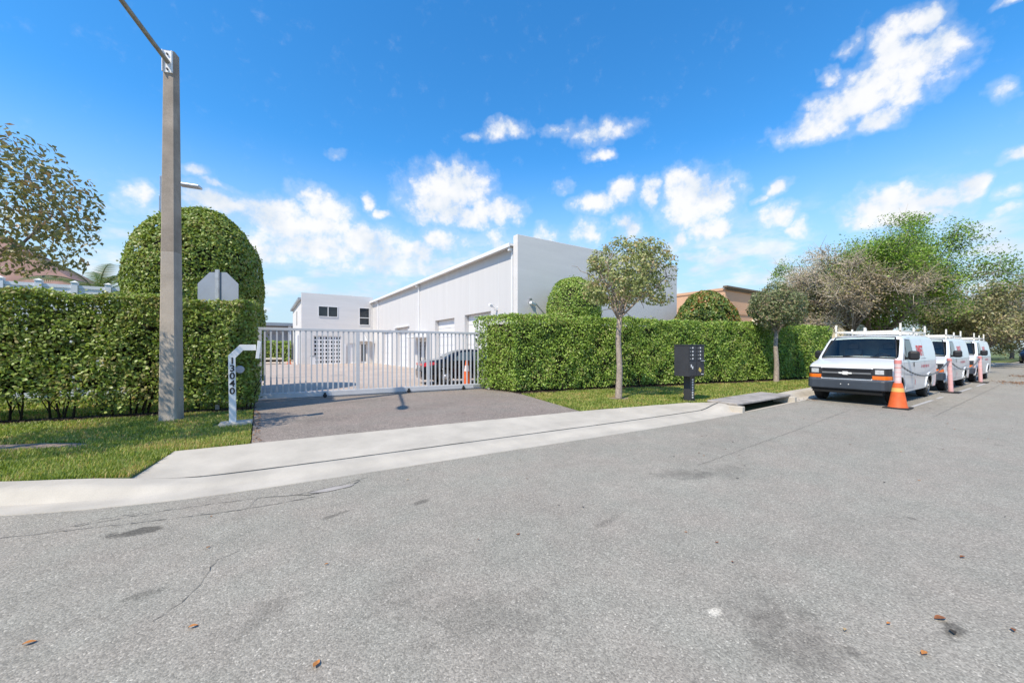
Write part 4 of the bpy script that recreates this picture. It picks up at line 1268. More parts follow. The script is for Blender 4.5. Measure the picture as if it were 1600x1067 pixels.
def big_tree(label, loc, height, rx, ry, zc, rz, nleaf, size, matname, seed, ntwig=500, r0=.28, name='oak_tree', barkm='bark', spread=.9, second=None, twigm='twig_grey', up=.35, trunks=1, shell=.28):
    t = thing(name, label, 'tree', (loc[0], loc[1], 0))
    r = random.Random(seed)
    m = MB(); tw = MB()
    starts = []
    for k in range(trunks):
        ox = (k - (trunks - 1) / 2) * .9
        fork = zc - rz * .75 if zc - rz * .75 > 1.4 else 1.4
        limb(m, (ox * .5, 0, -.1), (ox, r.uniform(-.2, .2), fork), r0 * 1.2, r0 * .8, 9, .04, seed + k)
        starts.append(Vector((ox, 0, fork)))
    ends = []
    nb = 12
    for i in range(nb):
        a = 2 * PI * i / nb + r.uniform(-.25, .25); e = r.uniform(-.05, 1.15); f = r.uniform(.5, .8)
        p1 = Vector((rx * f * math.cos(a) * math.cos(e), ry * f * math.sin(a) * math.cos(e), zc + rz * (f * math.sin(e) - .1)))
        ps = limb(m, r.choice(starts), p1, r0 * .5, .03, 6, .09, seed * 13 + i)
        for k in range(6):
            q = ps[r.choice((2, 3, 4))]
            d = Vector((p1.x / rx * .7 + r.gauss(0, .8), p1.y / ry * .7 + r.gauss(0, .8), r.gauss(up, .55))).normalized()
            e1 = q + d * r.uniform(.3, .55) * rx * .75
            pq = limb(m, q, e1, .035, .012, 5, .08, seed * 17 + i * 11 + k)
            ends.extend([pq[2], pq[3], e1])
    m.build('trunk', barkm, t, smooth=True)
    ends_a = np.array([tuple(e) for e in ends])
    tips = []
    for k in range(ntwig):
        q = Vector(ends_a[r.randrange(len(ends_a))]) + Vector((r.gauss(0, .12), r.gauss(0, .12), r.gauss(0, .12))) * rx * .3
        d = Vector((q.x / rx * .8 + r.gauss(0, .7), q.y / ry * .8 + r.gauss(0, .7), r.gauss(up, .6))).normalized()
        l = r.uniform(.08, .20) * rx
        e1 = q + d * l
        mid = q.lerp(e1, .5) + Vector((0, 0, r.uniform(-.05, .06) * l))
        tw.tube([q, mid, e1], [.016, .011, .005], 3, caps=False)
        tips.append(tuple(e1)); tips.append(tuple(mid))
    if ntwig: tw.build('twigs', twigm, t, smooth=True, kind='stuff')
    T = np.array(tips) if tips else ends_a
    n = nleaf
    src = T[rng.integers(0, len(T), n)] + rng.normal(0, .045 * rx, (n, 3))
    # shape the silhouette
    rel = (src - np.array([0, 0, zc])) / np.array([rx, ry, rz])
    rad = np.linalg.norm(rel, axis=1)
    over = rad > 1.08
    src[over] = src[over] / 1.0
    keep = (rad < 1.18) & (rng.uniform(0, 1, n) < np.clip(.75 + .9 * wnoise(src, 2.2 / rx * 2, seed, 3), .05, 1))
    P = src[keep]
    if second:
        pick = (wnoise(P, second[1], seed + 4, 2) + (P @ np.array(second[2])) > second[3])
        leaves('crown', P[~pick], norm(P[~pick] - np.array([0, 0, zc - rz])) + np.array([0, 0, .3]), size, matname, t, jit=.9)
        leaves('crown', P[pick], norm(P[pick] - np.array([0, 0, zc - rz])) + np.array([0, 0, .3]), size, second[0], t, jit=.9)
    else:
        leaves('crown', P, norm(P - np.array([0, 0, zc - rz])) + np.array([0, 0, .3]), size, matname, t, jit=.9)
    return t


big_tree('large spreading oak with bright green crown behind the parked vans', (36.0, 8.2), 10, 6.8, 5.4, 5.5, 4.3, 170000, .135, 'oak_green', 101, ntwig=2600, r0=.34, up=.2)
big_tree('oak with mostly bare grey brown twigs in front of the green oak', (31.3, 8.4), 8, 5.2, 4.0, 4.8, 2.9, 30000, .11, 'oak_bare', 102, ntwig=5200, r0=.24, second=('oak_mid', .9, (0, 0, .1), .45))
big_tree('yellowish green tree between the small street tree and the bare oak', (31, 10.4), 6, 2.2, 2.2, 4.3, 1.9, 13000, .17, 'oak_mid', 103, ntwig=500, r0=.18)
for (x, y, h, rr, sd, lab) in ((51, 6.0, 8.4, 4.8, 104, 'grey twiggy oak directly beyond the farthest van'), (59, 5.9, 8.6, 4.6, 105, 'second twiggy oak beyond the vans, next to the sign pole'), (78, 8.5, 8, 6, 106, 'dense green tree across the side street'), (92, 6.5, 8, 6.5, 107, 'distant tree at the end of the street'), (66, 18, 7, 5, 108, 'tree behind the side street near the cream house')):
    big_tree(lab, (x, y), h, rr, rr * .9, h * .50, h * .46, 42000 if sd < 106 else 30000, .2 if sd < 106 else .3, 'oak_mid' if sd != 105 else 'oak_bare', sd, ntwig=2600 if sd < 106 else 500, r0=.22, trunks=2 if sd < 106 else 1)

# palm beyond the fence
pl = thing('palm_tree', 'palm with feathery fronds beyond the white fence beside the dome', 'palm', (-4.7, 19.4, .35))
m = MB(); m.tube([(0, 0, -.3), (.05, 0, 1.5), (0, .05, 3.1)], [.2, .14, .12], 10); m.build('trunk', 'bark', pl, smooth=True)
for k in range(15):
    a = 2 * PI * k / 15 + random.uniform(-.2, .2); e = random.uniform(.45, 1.35)
    n = 12; L_ = random.uniform(1.7, 2.5)
    pts = []
    for i in range(n + 1):
        s = i / n
        pts.append(Vector((math.cos(a) * L_ * s * math.cos(e * (1 - .3 * s)), math.sin(a) * L_ * s * math.cos(e * (1 - .3 * s)), 3.1 + L_ * s * math.sin(e) - .5 * L_ * s * s)))
    m = MB(); m.tube(pts, [.02 - .0012 * i for i in range(n + 1)], 4)
    for i in range(1, n + 1):
        for j in range(3):
            p = pts[i].lerp(pts[i - 1], j / 3)
            d = (pts[i] - pts[i - 1]).normalized(); sdv = d.cross(Vector((0, 0, 1))).normalized()
            for sg in (-1, 1):
                tip = p + (sdv * sg * .8 + d * .6 + Vector((0, 0, -.25))) * (.42 * (1 - .5 * abs(i / n - .4)))
                m.add([p - d * .02, p + d * .02, tip], [(0, 1, 2)])
    m.build('frond', 'palm_leaf', pl)

# ------------------------------------------------------------------ sliding gate
G0, G1 = Vector((-.30, 12.62, 0)), Vector((6.85, 12.10, 0))
gang = math.atan2(G1.y - G0.y, G1.x - G0.x); GL = (G1 - G0).length
gate = thing('sliding_gate', 'pale grey sliding picket gate closing the drive between the two hedges', 'gate', (G0.x, G0.y, GZ), gang)
gz0, gz1 = .045, 2.02
m = MB(); m.box(0, GL, -.035, .035, gz1 - .075, gz1); m.build('top_rail', 'white_gate', gate, bevel=.006)
m = MB(); m.box(0, GL, -.05, .05, gz0, gz0 + .15); m.build('bottom_rail', 'white_gate', gate, bevel=.008)
m = MB(); m.box(-.4, GL + .5, -.07, .07, .004, .02); m.tube([(-.4, 0, .02), (GL + .5, 0, .02)], .018, 6); m.build('ground_track', 'metal_grey', gate)
ups = [.34, 2.86, 5.06, GL - .08]
for x in ups:
    m = MB(); m.box(x - .05, x + .05, -.034, .034, gz0 + .151, gz1 - .076); m.build('upright', 'white_gate', gate, bevel=.006)
nP = 46
pick = None
for i in range(nP):
    x = .46 + i * (GL - .6) / nP
    if min(abs(x - u) for u in ups) < .09: continue
    if pick is None:
        m = MB(); m.box(-.02, .02, -.02, .02, gz0 + .151, gz1 - .076); pick = m.build('picket', 'white_gate', gate, loc=(x, 0, 0))
    else:
        c = pick.copy(); C.objects.link(c); c.location = (x, 0, 0)
for x in (1.95, 4.4, 6.3):
    m = MB(); m.lathe([(.045, -.025), (.055, -.02), (.055, .02), (.045, .025)], 14, (x, -.075, .06), axis='Y'); m.obox((x, -.06, .1), (.05, .05, .1)); m.build('roller', 'black_plastic', gate)
m = MB(); m.obox((GL - .25, -.06, .13), (.5, .02, .06)); m.obox((GL - .02, -.058, .13), (.06, .03, .05)); m.build('latch_plate', 'galv', gate)
o = MB(); o.lathe([(.07, 0), (.07, .24), (.055, .30), (.02, .32)], 14)
tag(o.build('guide_post', 'white_gate', loc=(6.86, 11.86, GZ), smooth='auto'), 'stubby white guide post at the right end of the gate under the hedge', 'post')
o = MB(); o.box(-.06, .06, -.06, .06, 0, .42); o.box(-.08, .08, -.08, .08, .42, .45)
tag(o.build('guide_post', 'white_gate', loc=(-.16, 11.75, GZ), bevel=.01), 'small white square guide post at the left end of the gate under the hedge', 'post')

# ------------------------------------------------------------------ concrete lamp pole
pole = thing('street_lamp', 'tall tapered concrete lamp pole with long metal arm, in front of the left hedge', 'street lamp', (-1.46, 10.3, GZ), R(-19.5))
PH = 7.4
m = MB()
rows = []
for z, w, ch in ((-.1, .152, .024), (3.37, .126, .022), (3.375, .126, .022), (PH, .096, .018)):
    rows.append([(w - ch, -w, z), (w, -w + ch, z), (w, w - ch, z), (w - ch, w, z), (-w + ch, w, z), (-w, w - ch, z), (-w, -w + ch, z), (-w + ch, -w, z)])
m.add([p for r_ in rows for p in r_], [(a * 8 + j, a * 8 + (j + 1) % 8, (a + 1) * 8 + (j + 1) % 8, (a + 1) * 8 + j) for a in range(3) for j in range(8)] + [tuple(range(24, 32))])
m.m = [0 if i < 8 else 1 for i in range(len(m.m))]
m.build('pole', ['concrete_pole', 'concrete_pole_old'], pole)
m = MB(); m.box(-.08, .08, -.128, -.101, PH - .46, PH - .03); m.box(-.085, -.07, -.16, -.1285, PH - .46, PH - .03); m.box(.07, .085, -.16, -.1285, PH - .46, PH - .03)
br = m.build('bracket', 'white_trim', pole, bevel=.004)
for z in (PH - .1, PH - .4):
    m = MB(); m.lathe([(.018, 0), (.018, .03), (.005, .035)], 8, (0, -.155, z), axis='Y'); m.build('bolt', 'black_plastic', br)
m = MB()
arm = [(0, -.12, PH - .25), (0, -.6, PH - .2), (0, -1.6, PH - .08), (0, -2.4, PH + .02), (0, -2.9, PH + .05)]
m.tube(arm, [.042, .042, .04, .036, .034], 10); m.build('arm', 'arm_metal', pole, smooth='auto')
m = MB()
m.lathe([(.03, 0), (.09, .05), (.13, .2), (.14, .45), (.10, .62), (.03, .68)], 14, (0, 0, 0), axis='Y')
for i, v in enumerate(m.v): m.v[i] = (v[0], -2.85 - v[1], PH + .05 + v[2] * .55)
m.build('lamp_head', 'metal_grey', pole, smooth=True)
m = MB(); m.lathe([(.03, 0), (.03, .02), (.02, .03)], 10, (.146, .0, .62), axis='X'); m.build('hand_hole_cap', 'concrete_old', pole)

# stop sign, seen from the back
ss_ = thing('stop_sign', 'bare grey back of an octagonal stop sign poking over the left hedge', 'sign', (-.80, 11.4, GZ), R(-30))
m = MB()
oc = [(.50 * math.cos(R(22.5 + 45 * i)), .50 * math.sin(R(22.5 + 45 * i))) for i in range(8)]
m.add([(p[0], y, 2.78 + p[1]) for y in (.03, .035) for p in oc], [tuple(range(8)), tuple(range(15, 7, -1))] + [(i, 8 + i, 8 + (i + 1) % 8, (i + 1) % 8) for i in range(8)])
m.build('plate', 'sign_back', ss_)
m = MB(); m.box(-.035, .035, -.01, .028, 0, 3.3); m.box(-.05, -.036, -.005, .005, 0, 3.3); m.box(.036, .05, -.005, .005, 0, 3.3); m.build('post', 'galv', ss_)

# parking lot light beyond the dome
yl = thing('yard_lamp', 'flat headed parking lot lamp rising above the clipped dome', 'lamp', (-3.22, 20.6, GZ))
m = MB(); m.box(-.07, .07, -.07, .07, 0, 7.55); m.box(-.05, .05, -.05, .05, 7.55, 8.35); m.build('pole', 'metal_grey', yl, bevel=.01)
m = MB(); m.obox((.45, -.1, 8.12), (.8, .06, .06), (0, .06, -.3)); m.build('arm', 'metal_grey', yl)
m = MB(); m.obox((.92, -.25, 8.08), (.72, .34, .10), (0, .06, -.3)); m.build('lamp_head', 'metal_grey', yl, bevel=.03)

# ------------------------------------------------------------------ gooseneck pedestal with the street number
gp = thing('keypad_pedestal', 'white gooseneck keypad pedestal with number 13040 at the edge of the drive', 'pedestal', (-.39, 9.0, GZ))
m = MB(); m.prism([(-.22, -.17), (.30, -.15), (.31, .16), (-.20, .17)], -.03, .05); m.build('base', 'concrete', gp, bevel=.015)
w = .055
m = MB()
sec = []
for (p, a) in (((-.005, 0, .05), 0), ((-.02, 0, 1.28), R(24)), ((.13, 0, 1.455), R(66)), ((.36, 0, 1.455), R(90))):
    ax = Vector((math.sin(a), 0, math.cos(a))); side = Vector((math.cos(a), 0, -math.sin(a)))
    k = w / max(.5, math.cos(R(24))) if a in (R(24), R(66)) else w
    c = Vector(p)
    sec.append([c - side * k + Vector((0, -w, 0)), c + side * k + Vector((0, -w, 0)), c + side * k + Vector((0, w, 0)), c - side * k + Vector((0, w, 0))])
m.add([p for s in sec for p in s], [(i * 4 + j, i * 4 + (j + 1) % 4, (i + 1) * 4 + (j + 1) % 4, (i + 1) * 4 + j) for i in range(3) for j in range(4)] + [(3, 2, 1, 0), (12, 13, 14, 15)])
m.build('post', 'white_trim', gp, bevel=.004)
m = MB(); m.obox((.40, 0, 1.41), (.06, .24, .34), (0, R(6), 0)); m.build('keypad_plate', 'white_trim', gp, bevel=.006)
m = MB(); m.lathe([(.065, -.02), (.075, 0), (.06, .03)], 16, (.10, .10, 1.03), axis='Y'); m.obox((.05, .08, 1.03), (.1, .02, .03)); m.build('knob', 'sign_back', gp, smooth='auto')
for i, ch in enumerate('13040'):
    me = text_mesh(ch, .17, .003); me.materials.append(M['digit_black'])
    o = bpy.data.objects.new('digit', me); C.objects.link(o); o.parent = gp
    o.location = (-.012, -w - .004, 1.2 - i * .142); o.rotation_euler = (R(90), 0, 0)

# ------------------------------------------------------------------ cluster mailbox
mb = thing('mailbox_cluster', 'dark grey cluster mailbox on a square pedestal at the edge of the sidewalk', 'mailbox', (9.78, 6.05, GZ))
W_, D_, z0, z1 = .72, .42, .70, 1.52
m = MB(); m.box(-W_ / 2, W_ / 2, -D_ / 2, D_ / 2, z0, z1); m.box(-W_ / 2 - .012, W_ / 2 + .012, -D_ / 2 - .025, D_ / 2 + .01, z1 + .001, z1 + .025)
cab = m.build('cabinet', 'black_box', mb, bevel=.006)
cols = [-.355, -.03, .0, .325]
zz = np.linspace(z1 - .02, z1 - .40, 5)
for cidx in range(2):
    xa = -.35 + cidx * .355
    for k in range(4):
        m = MB(); m.box(xa + .004, xa + .335, -D_ / 2 - .016, -D_ / 2 - .001, zz[k + 1] + .004, zz[k] - .004)
        d = m.build('door', 'black_box', mb, bevel=.003)
        m = MB(); m.box(xa + .13, xa + .175, -D_ / 2 - .021, -D_ / 2 - .017, zz[k + 1] + .03, zz[k] - .022); m.build('number_plate', 'label_white', d)
        m = MB(); m.lathe([(.012, -.01), (.012, 0)], 10, (xa + .04, -D_ / 2 - .016, (zz[k] + zz[k + 1]) / 2), axis='Y'); m.build('lock', 'chrome', d)
for cidx in range(2):
    xa = -.35 + cidx * .355
    m = MB(); m.box(xa + .004, xa + .335, -D_ / 2 - .016, -D_ / 2 - .001, z0 + .02, z1 - .42); d = m.build('parcel_door', 'black_box', mb, bevel=.003)
    if cidx == 0:
        for (a, z) in ((.06, .30), (.12, .25)):
            m = MB(); m.box(xa + a, xa + a + .05, -D_ / 2 - .02, -D_ / 2 - .017, z0 + z - .05, z0 + z + .02); m.build('sticker', 'label_white', d)
    else:
        m = MB(); m.obox((xa + .11, -D_ / 2 - .019, z0 + .18), (.06, .003, .09), (0, .5, 0)); m.obox((xa + .16, -D_ / 2 - .019, z0 + .14), (.05, .003, .08), (0, .5, 0)); m.build('sticker', 'label_yellow', d)
        m = MB(); m.box(xa + .19, xa + .30, -D_ / 2 - .02, -D_ / 2 - .017, z0 + .04, z0 + .06); m.build('sticker', 'label_white', d)
m = MB(); m.box(.12, .33, -D_ / 2 - .05, -D_ / 2 - .017, z1 - .418, z1 - .402); m.build('mail_slot', 'chrome', mb)
m = MB(); m.box(-.10, .10, -.10, .10, .03, z0 - .001); pdl = m.build('pedestal', 'black_box', mb, bevel=.006)
m = MB(); m.box(-.14, .14, -.14, .14, 0, .03); m.build('base_plate', 'black_box', mb)
for k in range(8):
    m = MB(); m.box(-.03, .03, -.106, -.101, .10 + k * .068, .142 + k * .068); m.build('number_tag', 'label_white', pdl)

# ------------------------------------------------------------------ cargo vans
def van_profile():
    T = [(0.10, .90), (.13, 1.0), (.20, 1.075), (.35, 1.12), (.7, 1.205), (1.02, 1.275), (1.08, 1.30), (1.30, 1.515), (1.55, 1.76), (1.74, 1.93), (1.82, 1.965), (2.1, 2.01), (2.8, 2.05), (4.2, 2.06), (5.2, 2.05), (5.5, 2.0), (5.6, 1.92), (5.66, 1.7)]
    return T


def interp(T, x):
    return float(np.interp(x, [t[0] for t in T], [t[1] for t in T]))


VT = van_profile()


def vT(s): return interp(VT, s)


def vG(z):      # tumblehome
    return interp([(.2, .955), (.45, .985), (.8, 1.0), (1.2, 1.0), (1.35, .985), (1.7, .93), (1.95, .875), (2.1, .84)], z)


def vW(s):      # plan half width
    if s < .6: return .80 + .20 * math.sqrt(max(0, 1 - ((.6 - s) / .5) ** 2)) if s > .1 else .80
    if s > 5.3: return 1.0 - .06 * ((s - 5.3) / .36) ** 2
    return 1.0


def vside(s, z): return vW(s) * vG(z)


WS = (.93, 4.36)


def vzb(s):
    zb = .33 if .35 < s < 5.5 else .42
    for w in WS:
        d = abs(s - w)
        if d < .47: zb = max(zb, .34 + math.sqrt(.47 ** 2 - d ** 2))
    return zb


def van_sections(st):
    rows = []
    for s in st:
        top = vT(s); zb = min(vzb(s), top - .12)
        cr_ = min(.17, (top - zb) * .4) if s > 1.75 else min(.09, (top - zb) * .4)
        pts = [(0, zb + .02), (vside(s, zb) * .6, zb + .02), (vside(s, zb) - .02, zb)]
        for k in range(11):
            z = zb + (top - cr_ - zb) * k / 10
            pts.append((vside(s, z), z))
        ws = vside(s, top - cr_)
        for k in range(1, 6):
            a = PI / 2 * k / 5
            pts.append((ws - cr_ + cr_ * math.cos(a), top - cr_ + cr_ * math.sin(a)))
        yt = ws - cr_
        for k in range(1, 6):
            f = k / 5
            pts.append((yt * (1 - f), top + .035 * (1 - (1 - f) ** 2)))
        rows.append(pts)
    return rows


def van_body():
    st = [.10, .115, .13, .16, .20, .26, .33] + list(np.arange(.40, 1.0, .03)) + [1.0, 1.02, 1.05, 1.08] + list(np.arange(1.12, 1.74, .07)) + [1.74, 1.78, 1.82, 1.9, 2.0, 2.1] + list(np.arange(2.2, 3.85, .12)) + list(np.arange(3.87, 4.87, .03)) + list(np.arange(4.95, 5.4, .08)) + [5.42, 5.5, 5.55, 5.6, 5.63, 5.66]
    rows = van_sections(st)
    m = MB()
    q = len(rows[0])
    vs = []
    for s, r_ in zip(st, rows):
        vs += [(s, -p[0], p[1]) for p in r_]           # near side, y negative
        vs += [(s, p[0], p[1]) for p in r_[1:-1][::-1]]  # far side, from top back to the bottom
    n = q + q - 2
    fs = []; mi = []
    for a in range(len(st) - 1):
        for j in range(n):
            if 1.11 < st[a] and st[a + 1] < 1.735 and q - 6 <= j < q + 4: continue      # windscreen opening
            fs.append((a * n + j, (a + 1) * n + j, (a + 1) * n + (j + 1) % n, a * n + (j + 1) % n))
            mi.append(1 if (j < 2 or j >= n - 2) else 0)
    fs.append(tuple(range(n))); mi.append(0)
    L0 = (len(st) - 1) * n
    fs.append(tuple(range(L0 + n - 1, L0 - 1, -1))); mi.append(0)
    m.add(vs, fs); m.m = mi
    return m


def side_patch(m, poly, off, n=8, sgn=-1, mi=0):
    """quad patch on the body side; poly = 4 (s, z) corners"""
    g = []
    for i in range(n + 1):
        for j in range(n + 1):
            u, v = i / n, j / n
            s = (poly[0][0] * (1 - u) + poly[1][0] * u) * (1 - v) + (poly[3][0] * (1 - u) + poly[2][0] * u) * v
            z = (poly[0][1] * (1 - u) + poly[1][1] * u) * (1 - v) + (poly[3][1] * (1 - u) + poly[2][1] * u) * v
            g.append((s, sgn * (vside(s, z) + off), z))
    f = [(i * (n + 1) + j, (i + 1) * (n + 1) + j, (i + 1) * (n + 1) + j + 1, i * (n + 1) + j + 1) for i in range(n) for j in range(n)]
    return m.add(g, f, mi)


def side_line(m, pts, w=.008, off=.003, sgn=-1):
    for (a, c) in zip(pts[:-1], pts[1:]):
        n = max(1, int(math.hypot(c[0] - a[0], c[1] - a[1]) / .12))
        for k in range(n):
            p = (a[0] + (c[0] - a[0]) * k / n, a[1] + (c[1] - a[1]) * k / n); q = (a[0] + (c[0] - a[0]) * (k + 1) / n, a[1] + (c[1] - a[1]) * (k + 1) / n)
            dx, dz = q[0] - p[0], q[1] - p[1]; l = math.hypot(dx, dz) or 1
            nx, nz = -dz / l * w / 2, dx / l * w / 2
            v = [(p[0] - nx, p[1] - nz), (q[0] - nx, q[1] - nz), (q[0] + nx, q[1] + nz), (p[0] + nx, p[1] + nz)]
            m.add([(s, sgn * (vside(s, z) + off), z) for (s, z) in v], [(0, 1, 2, 3)])
    return m


def sfront(y):
    a = abs(y)
    if a <= .8: return .10
    return .6 - .5 * math.sqrt(max(0, 1 - ((min(a, 1.0) - .80) / .20) ** 2))


def front_patch(m, y0, y1, z0, z1, d0, d1, n=10, mi=0, taper=0.0):
    """slab on the curved front, thickness from d0 (inside) to d1 (outside)"""
    V = []
    for i in range(n + 1):
        y = y0 + (y1 - y0) * i / n
        s = sfront(y)
        zt = z1 - taper * i / n
        V += [(s - d0, y, z0), (s - d1, y, z0), (s - d1, y, zt), (s - d0, y, zt)]
    F = [(i * 4 + j, i * 4 + (j + 1) % 4, (i + 1) * 4 + (j + 1) % 4, (i + 1) * 4 + j) for i in range(n) for j in range(4)]
    F += [(3, 2, 1, 0), (n * 4, n * 4 + 1, n * 4 + 2, n * 4 + 3)]
    return m.add(V, F, mi)


def make_wheel(name, root, x, y, r, w, sgn, rimm='steel_rim'):
    m = MB(); m.lathe([(r * .60, -w / 2), (r * .92, -w / 2), (r, -w * .36), (r, w * .36), (r * .92, w / 2), (r * .60, w / 2)], 32, (0, 0, 0), axis='Y')
    wl = m.build(name, 'rubber', root, smooth='auto', loc=(x, y, r))
    o = sgn * w / 2
    m = MB()
    m.lathe([(r * .60, 0), (r * .62, sgn * .012), (r * .56, -sgn * .02), (r * .42, -sgn * .05), (r * .30, sgn * .0), (r * .17, sgn * .02), (r * .15, sgn * .05), (.01, sgn * .055)], 28, (0, o, 0), axis='Y')
    rim = m.build('rim', rimm, wl, smooth='auto')
    for k in range(8):
        a = 2 * PI * k / 8
        m = MB(); m.lathe([(r * .055, 0), (r * .055, sgn * .004)], 8, (r * .40 * math.cos(a), o - sgn * .032, r * .40 * math.sin(a)), axis='Y'); m.build('vent_hole', 'under_dark', rim)
    return wl


def lettering(parent, body, size, s, z, matname, xs=.75, spacing=1.0, shear=0):
    me = text_mesh(body, size, .0015, xs, spacing)
    for v in me.vertices:
        tx, ty, tz = v.co.x, v.co.y, v.co.z
        ss2, zz2 = s + tx, z + ty
        v.co = (ss2, -(vside(ss2, zz2) + .005 + max(0, tz)), zz2)
    me.materials.append(M[matname])
    o = bpy.data.objects.new('lettering', me); C.objects.link(o); o.parent = parent
    return o


def make_van(lm='red_lettering'):
    root = thing('cargo_van', '', 'van')
    body = van_body().build('body', ['van_white', 'under_dark'], root, smooth='auto')
    body.data.set_sharp_from_angle(angle=R(50))
    m = MB()        # seams, sills
    side_line(m, [(1.22, 1.28), (1.30, .45)]); side_line(m, [(1.22, 1.28), (1.74, 1.86)]); side_line(m, [(2.45, 1.93), (2.42, .42)]); side_line(m, [(1.30, .42), (2.42, .42)]); side_line(m, [(1.74, 1.89), (2.45, 1.93)])
    side_line(m, [(3.75, 1.93), (3.75, .46)]); side_line(m, [(5.45, 1.85), (5.45, .5)])
    m.build('seam', 'van_grille', body, kind='stuff')
    m = MB(); side_line(m, [(1.35, .86), (3.8, .86)], .03, .004); side_line(m, [(4.95, .86), (5.5, .86)], .03, .004); m.build('body_crease', 'van_white', body)
    m = MB(); side_line(m, [(.55, 1.20), (5.5, 1.24)], .02, .004); m.build('body_crease', 'van_white', body)
    for w in WS:            # wheel arch lips
        m = MB()
        pts = []
        for k in range(15):
            a = PI * k / 14
            s, z = w + .47 * math.cos(a), .34 + .47 * math.sin(a)
            pts.append((s, -(vside(s, z) + .004), z))
        m.tube(pts, .022, 6); m.build('wheel_arch', 'van_white', body, smooth=True)
    # windscreen on the sloping top surface
    m = MB()
    n = 12; vs = []
    for i in range(n + 1):
        s = 1.10 + (1.73 - 1.10) * i / n
        hw = .86 - .15 * i / n
        for j in range(n + 1):
            y = -hw + 2 * hw * j / n
            f = 1 - abs(y) / (vside(s, vT(s)) - .06)
            vs.append((s - .012, y, vT(s) + .035 * (1 - (1 - max(0, min(1, f))) ** 2) + .010))
    m.add(vs, [(i * (n + 1) + j, (i + 1) * (n + 1) + j, (i + 1) * (n + 1) + j + 1, i * (n + 1) + j + 1) for i in range(n) for j in range(n)])
    wsn = m.build('windscreen', 'clear_glass', root, smooth=True)
    m = MB(); m.box(1.16, 1.62, -.84, .84, .95, 1.25); m.obox((1.5, -.42, 1.27), (.3, .5, .1), (0, .2, 0)); m.build('dashboard', 'cab_dark', root, bevel=.04)
    m = MB(); m.box(1.2, 2.5, -.86, .86, .5, .56); m.box(2.5, 2.54, -.84, .84, .56, 1.9); m.build('cab_bulkhead', 'cab_trim', root)
    m = MB()
    for k in range(17):
        pass
    ringp = [(1.72 - .08 * math.sin(2 * PI * k / 16), -.43 + .19 * math.cos(2 * PI * k / 16), 1.27 + .18 * math.sin(2 * PI * k / 16)) for k in range(17)]
    m.tube(ringp, .016, 6, caps=False); m.tube([(1.55, -.43, 1.2), (1.72, -.43, 1.27)], .03, 6); m.build('steering_wheel', 'black_plastic', root, smooth=True)
    for sy in (-.43, .43):
        m = MB(); m.box(1.85, 2.35, sy - .25, sy + .25, .8, .98); m.obox((2.36, sy, 1.27), (.14, .46, .62), (0, .15, 0)); m.obox((2.42, sy, 1.68), (.10, .26, .2), (0, .1, 0))
        m.build('seat', 'cab_seat', root, bevel=.04)
    m = MB()
    for sy in (-1, 1):
        m.tube([(1.10, sy * .87, vT(1.10) + .02), (1.42, sy * .80, vT(1.42) + .02), (1.74, sy * .715, vT(1.74) + .02)], .016, 6)
    m.tube([(1.745, -.72, vT(1.745) + .02), (1.75, 0, vT(1.75) + .05), (1.745, .72, vT(1.745) + .02)], .014, 6)
    m.build('windscreen_seal', 'black_plastic', wsn, smooth=True)
    m = MB(); m.tube([(1.07, -.88, 1.31), (1.06, -.4, 1.33), (1.06, .4, 1.33), (1.07, .88, 1.31)], .03, 6); m.tube([(1.08, -.3, 1.35), (1.14, -.75, 1.40)], .012, 5); m.tube([(1.08, .35, 1.36), (1.14, -.12, 1.41)], .012, 5)
    m.build('wiper_cowl', 'black_plastic', root, smooth=True)
    for sg in (-1, 1):
        m = MB(); side_patch(m, [(1.36, 1.30), (2.36, 1.30), (2.34, 1.86), (1.84, 1.86)], .004, 8, sg)
        wn_ = m.build('side_window', 'tint_glass', root, smooth=True)
        if sg < 0:
            m = MB(); side_line(m, [(1.34, 1.29), (2.37, 1.29), (2.35, 1.87), (1.83, 1.87), (1.34, 1.29)], .022, .005); m.build('window_seal', 'black_plastic', wn_)
            m = MB(); side_line(m, [(1.62, 1.30), (1.66, 1.68)], .03, .006); m.build('divider', 'black_plastic', wn_)
    # front end
    m = MB(); front_patch(m, -.955, .955, .76, 1.02, -.02, .012, 24); m.build('grille_surround', 'van_grille', root)
    gr = MB(); front_patch(gr, -.56, .56, .74, 1.03, -.02, .02, 8)
    gro = gr.build('grille', 'van_grille', root)
    for z in (.78, .81, .84, .93, .96, .99):
        m = MB(); front_patch(m, -.55, .55, z, z + .012, .021, .03, 6); m.build('grille_slat', 'black_plastic', gro)
    m = MB(); front_patch(m, -.56, .56, .865, .915, .021, .042, 6); m.build('grille_bar', 'grille_bar', gro, bevel=.006)
    m = MB()
    # cross-shaped emblem: wide slanted bar with a short block
    e = [(-.12, .873), (-.035, .873), (-.05, .855), (.045, .855), (.06, .873), (.12, .873), (.125, .907), (.04, .907), (.055, .925), (-.04, .925), (-.055, .907), (-.115, .907)]
    m.add([(.052, p[0], p[1]) for p in e] + [(.036, p[0], p[1]) for p in e], [tuple(range(12)), tuple(range(23, 11, -1))] + [(i, 12 + i, 12 + (i + 1) % 12, (i + 1) % 12) for i in range(12)])
    for i, v in enumerate(m.v): m.v[i] = (v[0], v[1] * 1.25, .89 + (v[2] - .89) * 1.35)
    m.build('emblem', 'label_white', gro)
